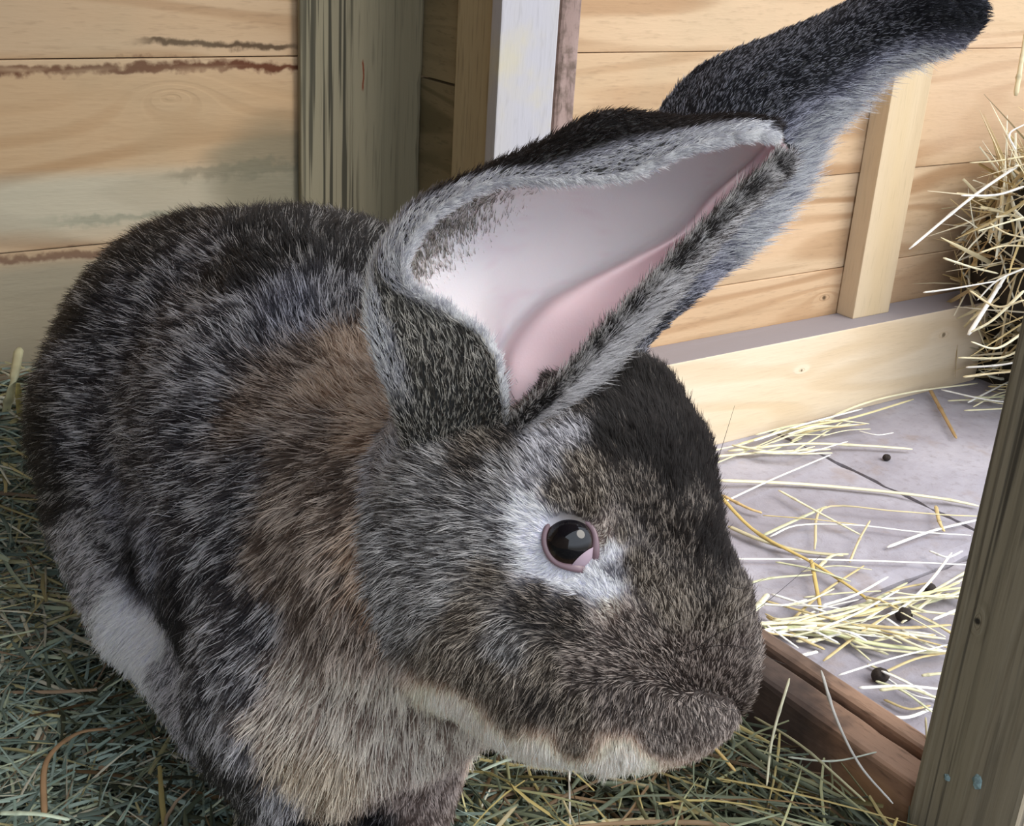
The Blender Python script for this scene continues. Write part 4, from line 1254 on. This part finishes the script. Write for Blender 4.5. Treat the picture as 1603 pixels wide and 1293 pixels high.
for i, (px_, w, c, lab) in enumerate(HS): hstalk(px_, w*(.65 if i < 9 else .8), c, lab, seed=300+i)

# droppings
m_drop = plain('dropping', (0.035, 0.025, 0.02), 0.8, 300)
for (x, y, lab, s) in ((1378, 1057, 'round dark dropping on the slab beyond the sill, nearest the post foot', 1.1), (1415, 962, 'dark dropping half hidden by yellowish straws', 1.15),
                    (1388, 716, 'small dark dropping at the end of the thick pale straw', .7), (1455, 921, 'small dark dropping next to the joint close to the post', .9), (1190, 990, 'dark dropping under the straws beside the muzzle', .9)):
    bm = bmesh.new(); bmesh.ops.create_icosphere(bm, subdivisions=3, radius=0.0068*s)
    for v in bm.verts:
        v.co.z *= 0.85; v.co.x *= 1.15; v.co += Vector((random.uniform(-1, 1), random.uniform(-1, 1), random.uniform(-1, 1)))*0.0003
    me = bpy.data.meshes.new('dropping'); bm.to_mesh(me); bm.free()
    for p in me.polygons: p.use_smooth = True
    o = link('dropping', me, m_drop); o.location = hit(x, y, 2, 0.0058*s)
    tag(o, lab, 'dropping')

# straw heap in the far corner
def heap_surf(u, v):   # u along y 0..1, v height 0..1
    return None
bm = bmesh.new(); bmesh.ops.create_icosphere(bm, subdivisions=4, radius=1)
HCn = np.array([1.65, 0.855, 0.15])
for v in bm.verts:
    p = np.array(v.co); n_ = float(lump(p[None]*1.0, 3.0, 8)[0])
    k = 1+0.10*n_
    v.co = Vector((HCn[0]+np.sign(p[0])*abs(p[0])**0.7*0.18*k, HCn[1]+np.sign(p[1])*abs(p[1])**0.7*0.165*k, HCn[2]+np.sign(p[2])*abs(p[2])**0.7*0.22*k))
for v in bm.verts:
    v.co.y = min(v.co.y, 1.03); v.co.z = max(v.co.z, 0.0)
    if v.co.z < 0.13: v.co.x = max(v.co.x, 1.57)
hm = bpy.data.meshes.new('straw_heap_core')
bm.normal_update()
hv = np.array([v.co[:] for v in bm.verts]); hn = np.array([v.normal[:] for v in bm.verts])
bm.to_mesh(hm); bm.free()
heap = link('straw_heap', hm, m_soil_gap)  # dark core colour stands in for shade between the straws
tag(heap, 'tall heap of loose straw in the far corner of the bright bay', 'straw', kind='stuff')
n = 3400
idx = rng.integers(0, len(hv), n)
P = hv[idx]+hn[idx]*rng.uniform(-0.01, 0.012, n)[:, None]
D = unit(rng.normal(size=(n, 3))+hn[idx]*0.3)
L = rng.uniform(.06, .18, n); W = rng.uniform(.0012, .0036, n)
SCOL = np.array([[.74,.64,.40],[.80,.76,.60],[.60,.46,.22],[.50,.36,.18],[.70,.62,.44]])
C = SCOL[rng.integers(0, 5, n)]*rng.uniform(.7, 1.1, (n, 1))
bd = rng.normal(0, .15, (n, 3)); P = P-D*(L*.4)[:, None]
E_ = P+D*L[:, None]+bd*L[:, None]
k = (np.maximum(P[:, 1], E_[:, 1]) < 1.03) & (np.minimum(P[:, 2], E_[:, 2]) > 0.002)
v_, f_, c_ = blades(P[k], D[k], L[k], W[k], C[k], bd[k])
o = link('straw_litter', np_mesh('straw_litter', v_, f_, False, c_), m_straw, heap); o['kind'] = 'stuff'
# long stalks that stick out of it
HP = [[(1603,245,1.60),(1560,252,1.60),(1518,255,1.60)], [(1595,258,1.60),(1520,310,1.59),(1423,390,1.57)], [(1603,292,1.58),(1560,305,1.58),(1505,306,1.57)],
      [(1477,404,1.57),(1520,418,1.58),(1562,428,1.59)], [(1603,385,1.57),(1570,385,1.56),(1535,395,1.55)], [(1603,340,1.55),(1570,350,1.55),(1530,362,1.55)],
      [(1516,524,1.55),(1550,470,1.57),(1575,430,1.58)], [(1603,470,1.5),(1560,480,1.52),(1518,455,1.55)], [(1603,520,1.50),(1560,545,1.50),(1520,535,1.50)],
      [(1603,545,1.48),(1565,560,1.50),(1500,560,1.52)], [(1603,420,1.55),(1560,440,1.56),(1530,470,1.57)], [(1590,150,1.60),(1600,90,1.60),(1608,40,1.60)],
      [(1590,235,1.60),(1580,210,1.60),(1603,195,1.60)], [(1445,458,1.58),(1490,452,1.57),(1560,440,1.56)], [(1512,575,1.52),(1560,572,1.50),(1603,565,1.48)],
      [(1508,590,1.52),(1550,585,1.52),(1603,580,1.50)], [(1603,455,1.52),(1555,500,1.53),(1520,520,1.54)], [(1550,350,1.57),(1575,365,1.56),(1603,372,1.55)]]
for i, pp in enumerate(HP):
    P = [at(*p) for p in pp]
    if i < 2: lab = ['pale straw jutting level from the top of the heap', 'longest straw of the heap, slanting down across the wall boards'][i]
    else: lab = 'pale straw sticking out of the side of the heap'
    c0 = np.mean(P, 0)
    o = link('straw_stalk', stalk_mesh('straw_stalk', [p-c0 for p in P], random.uniform(.0022, .0036), random.choice([PAL_, WHT, (.70,.60,.38)]), seed=500+i), m_straw); o.location = c0
    tag(o, lab, 'straw', 'straws sticking out of the heap')
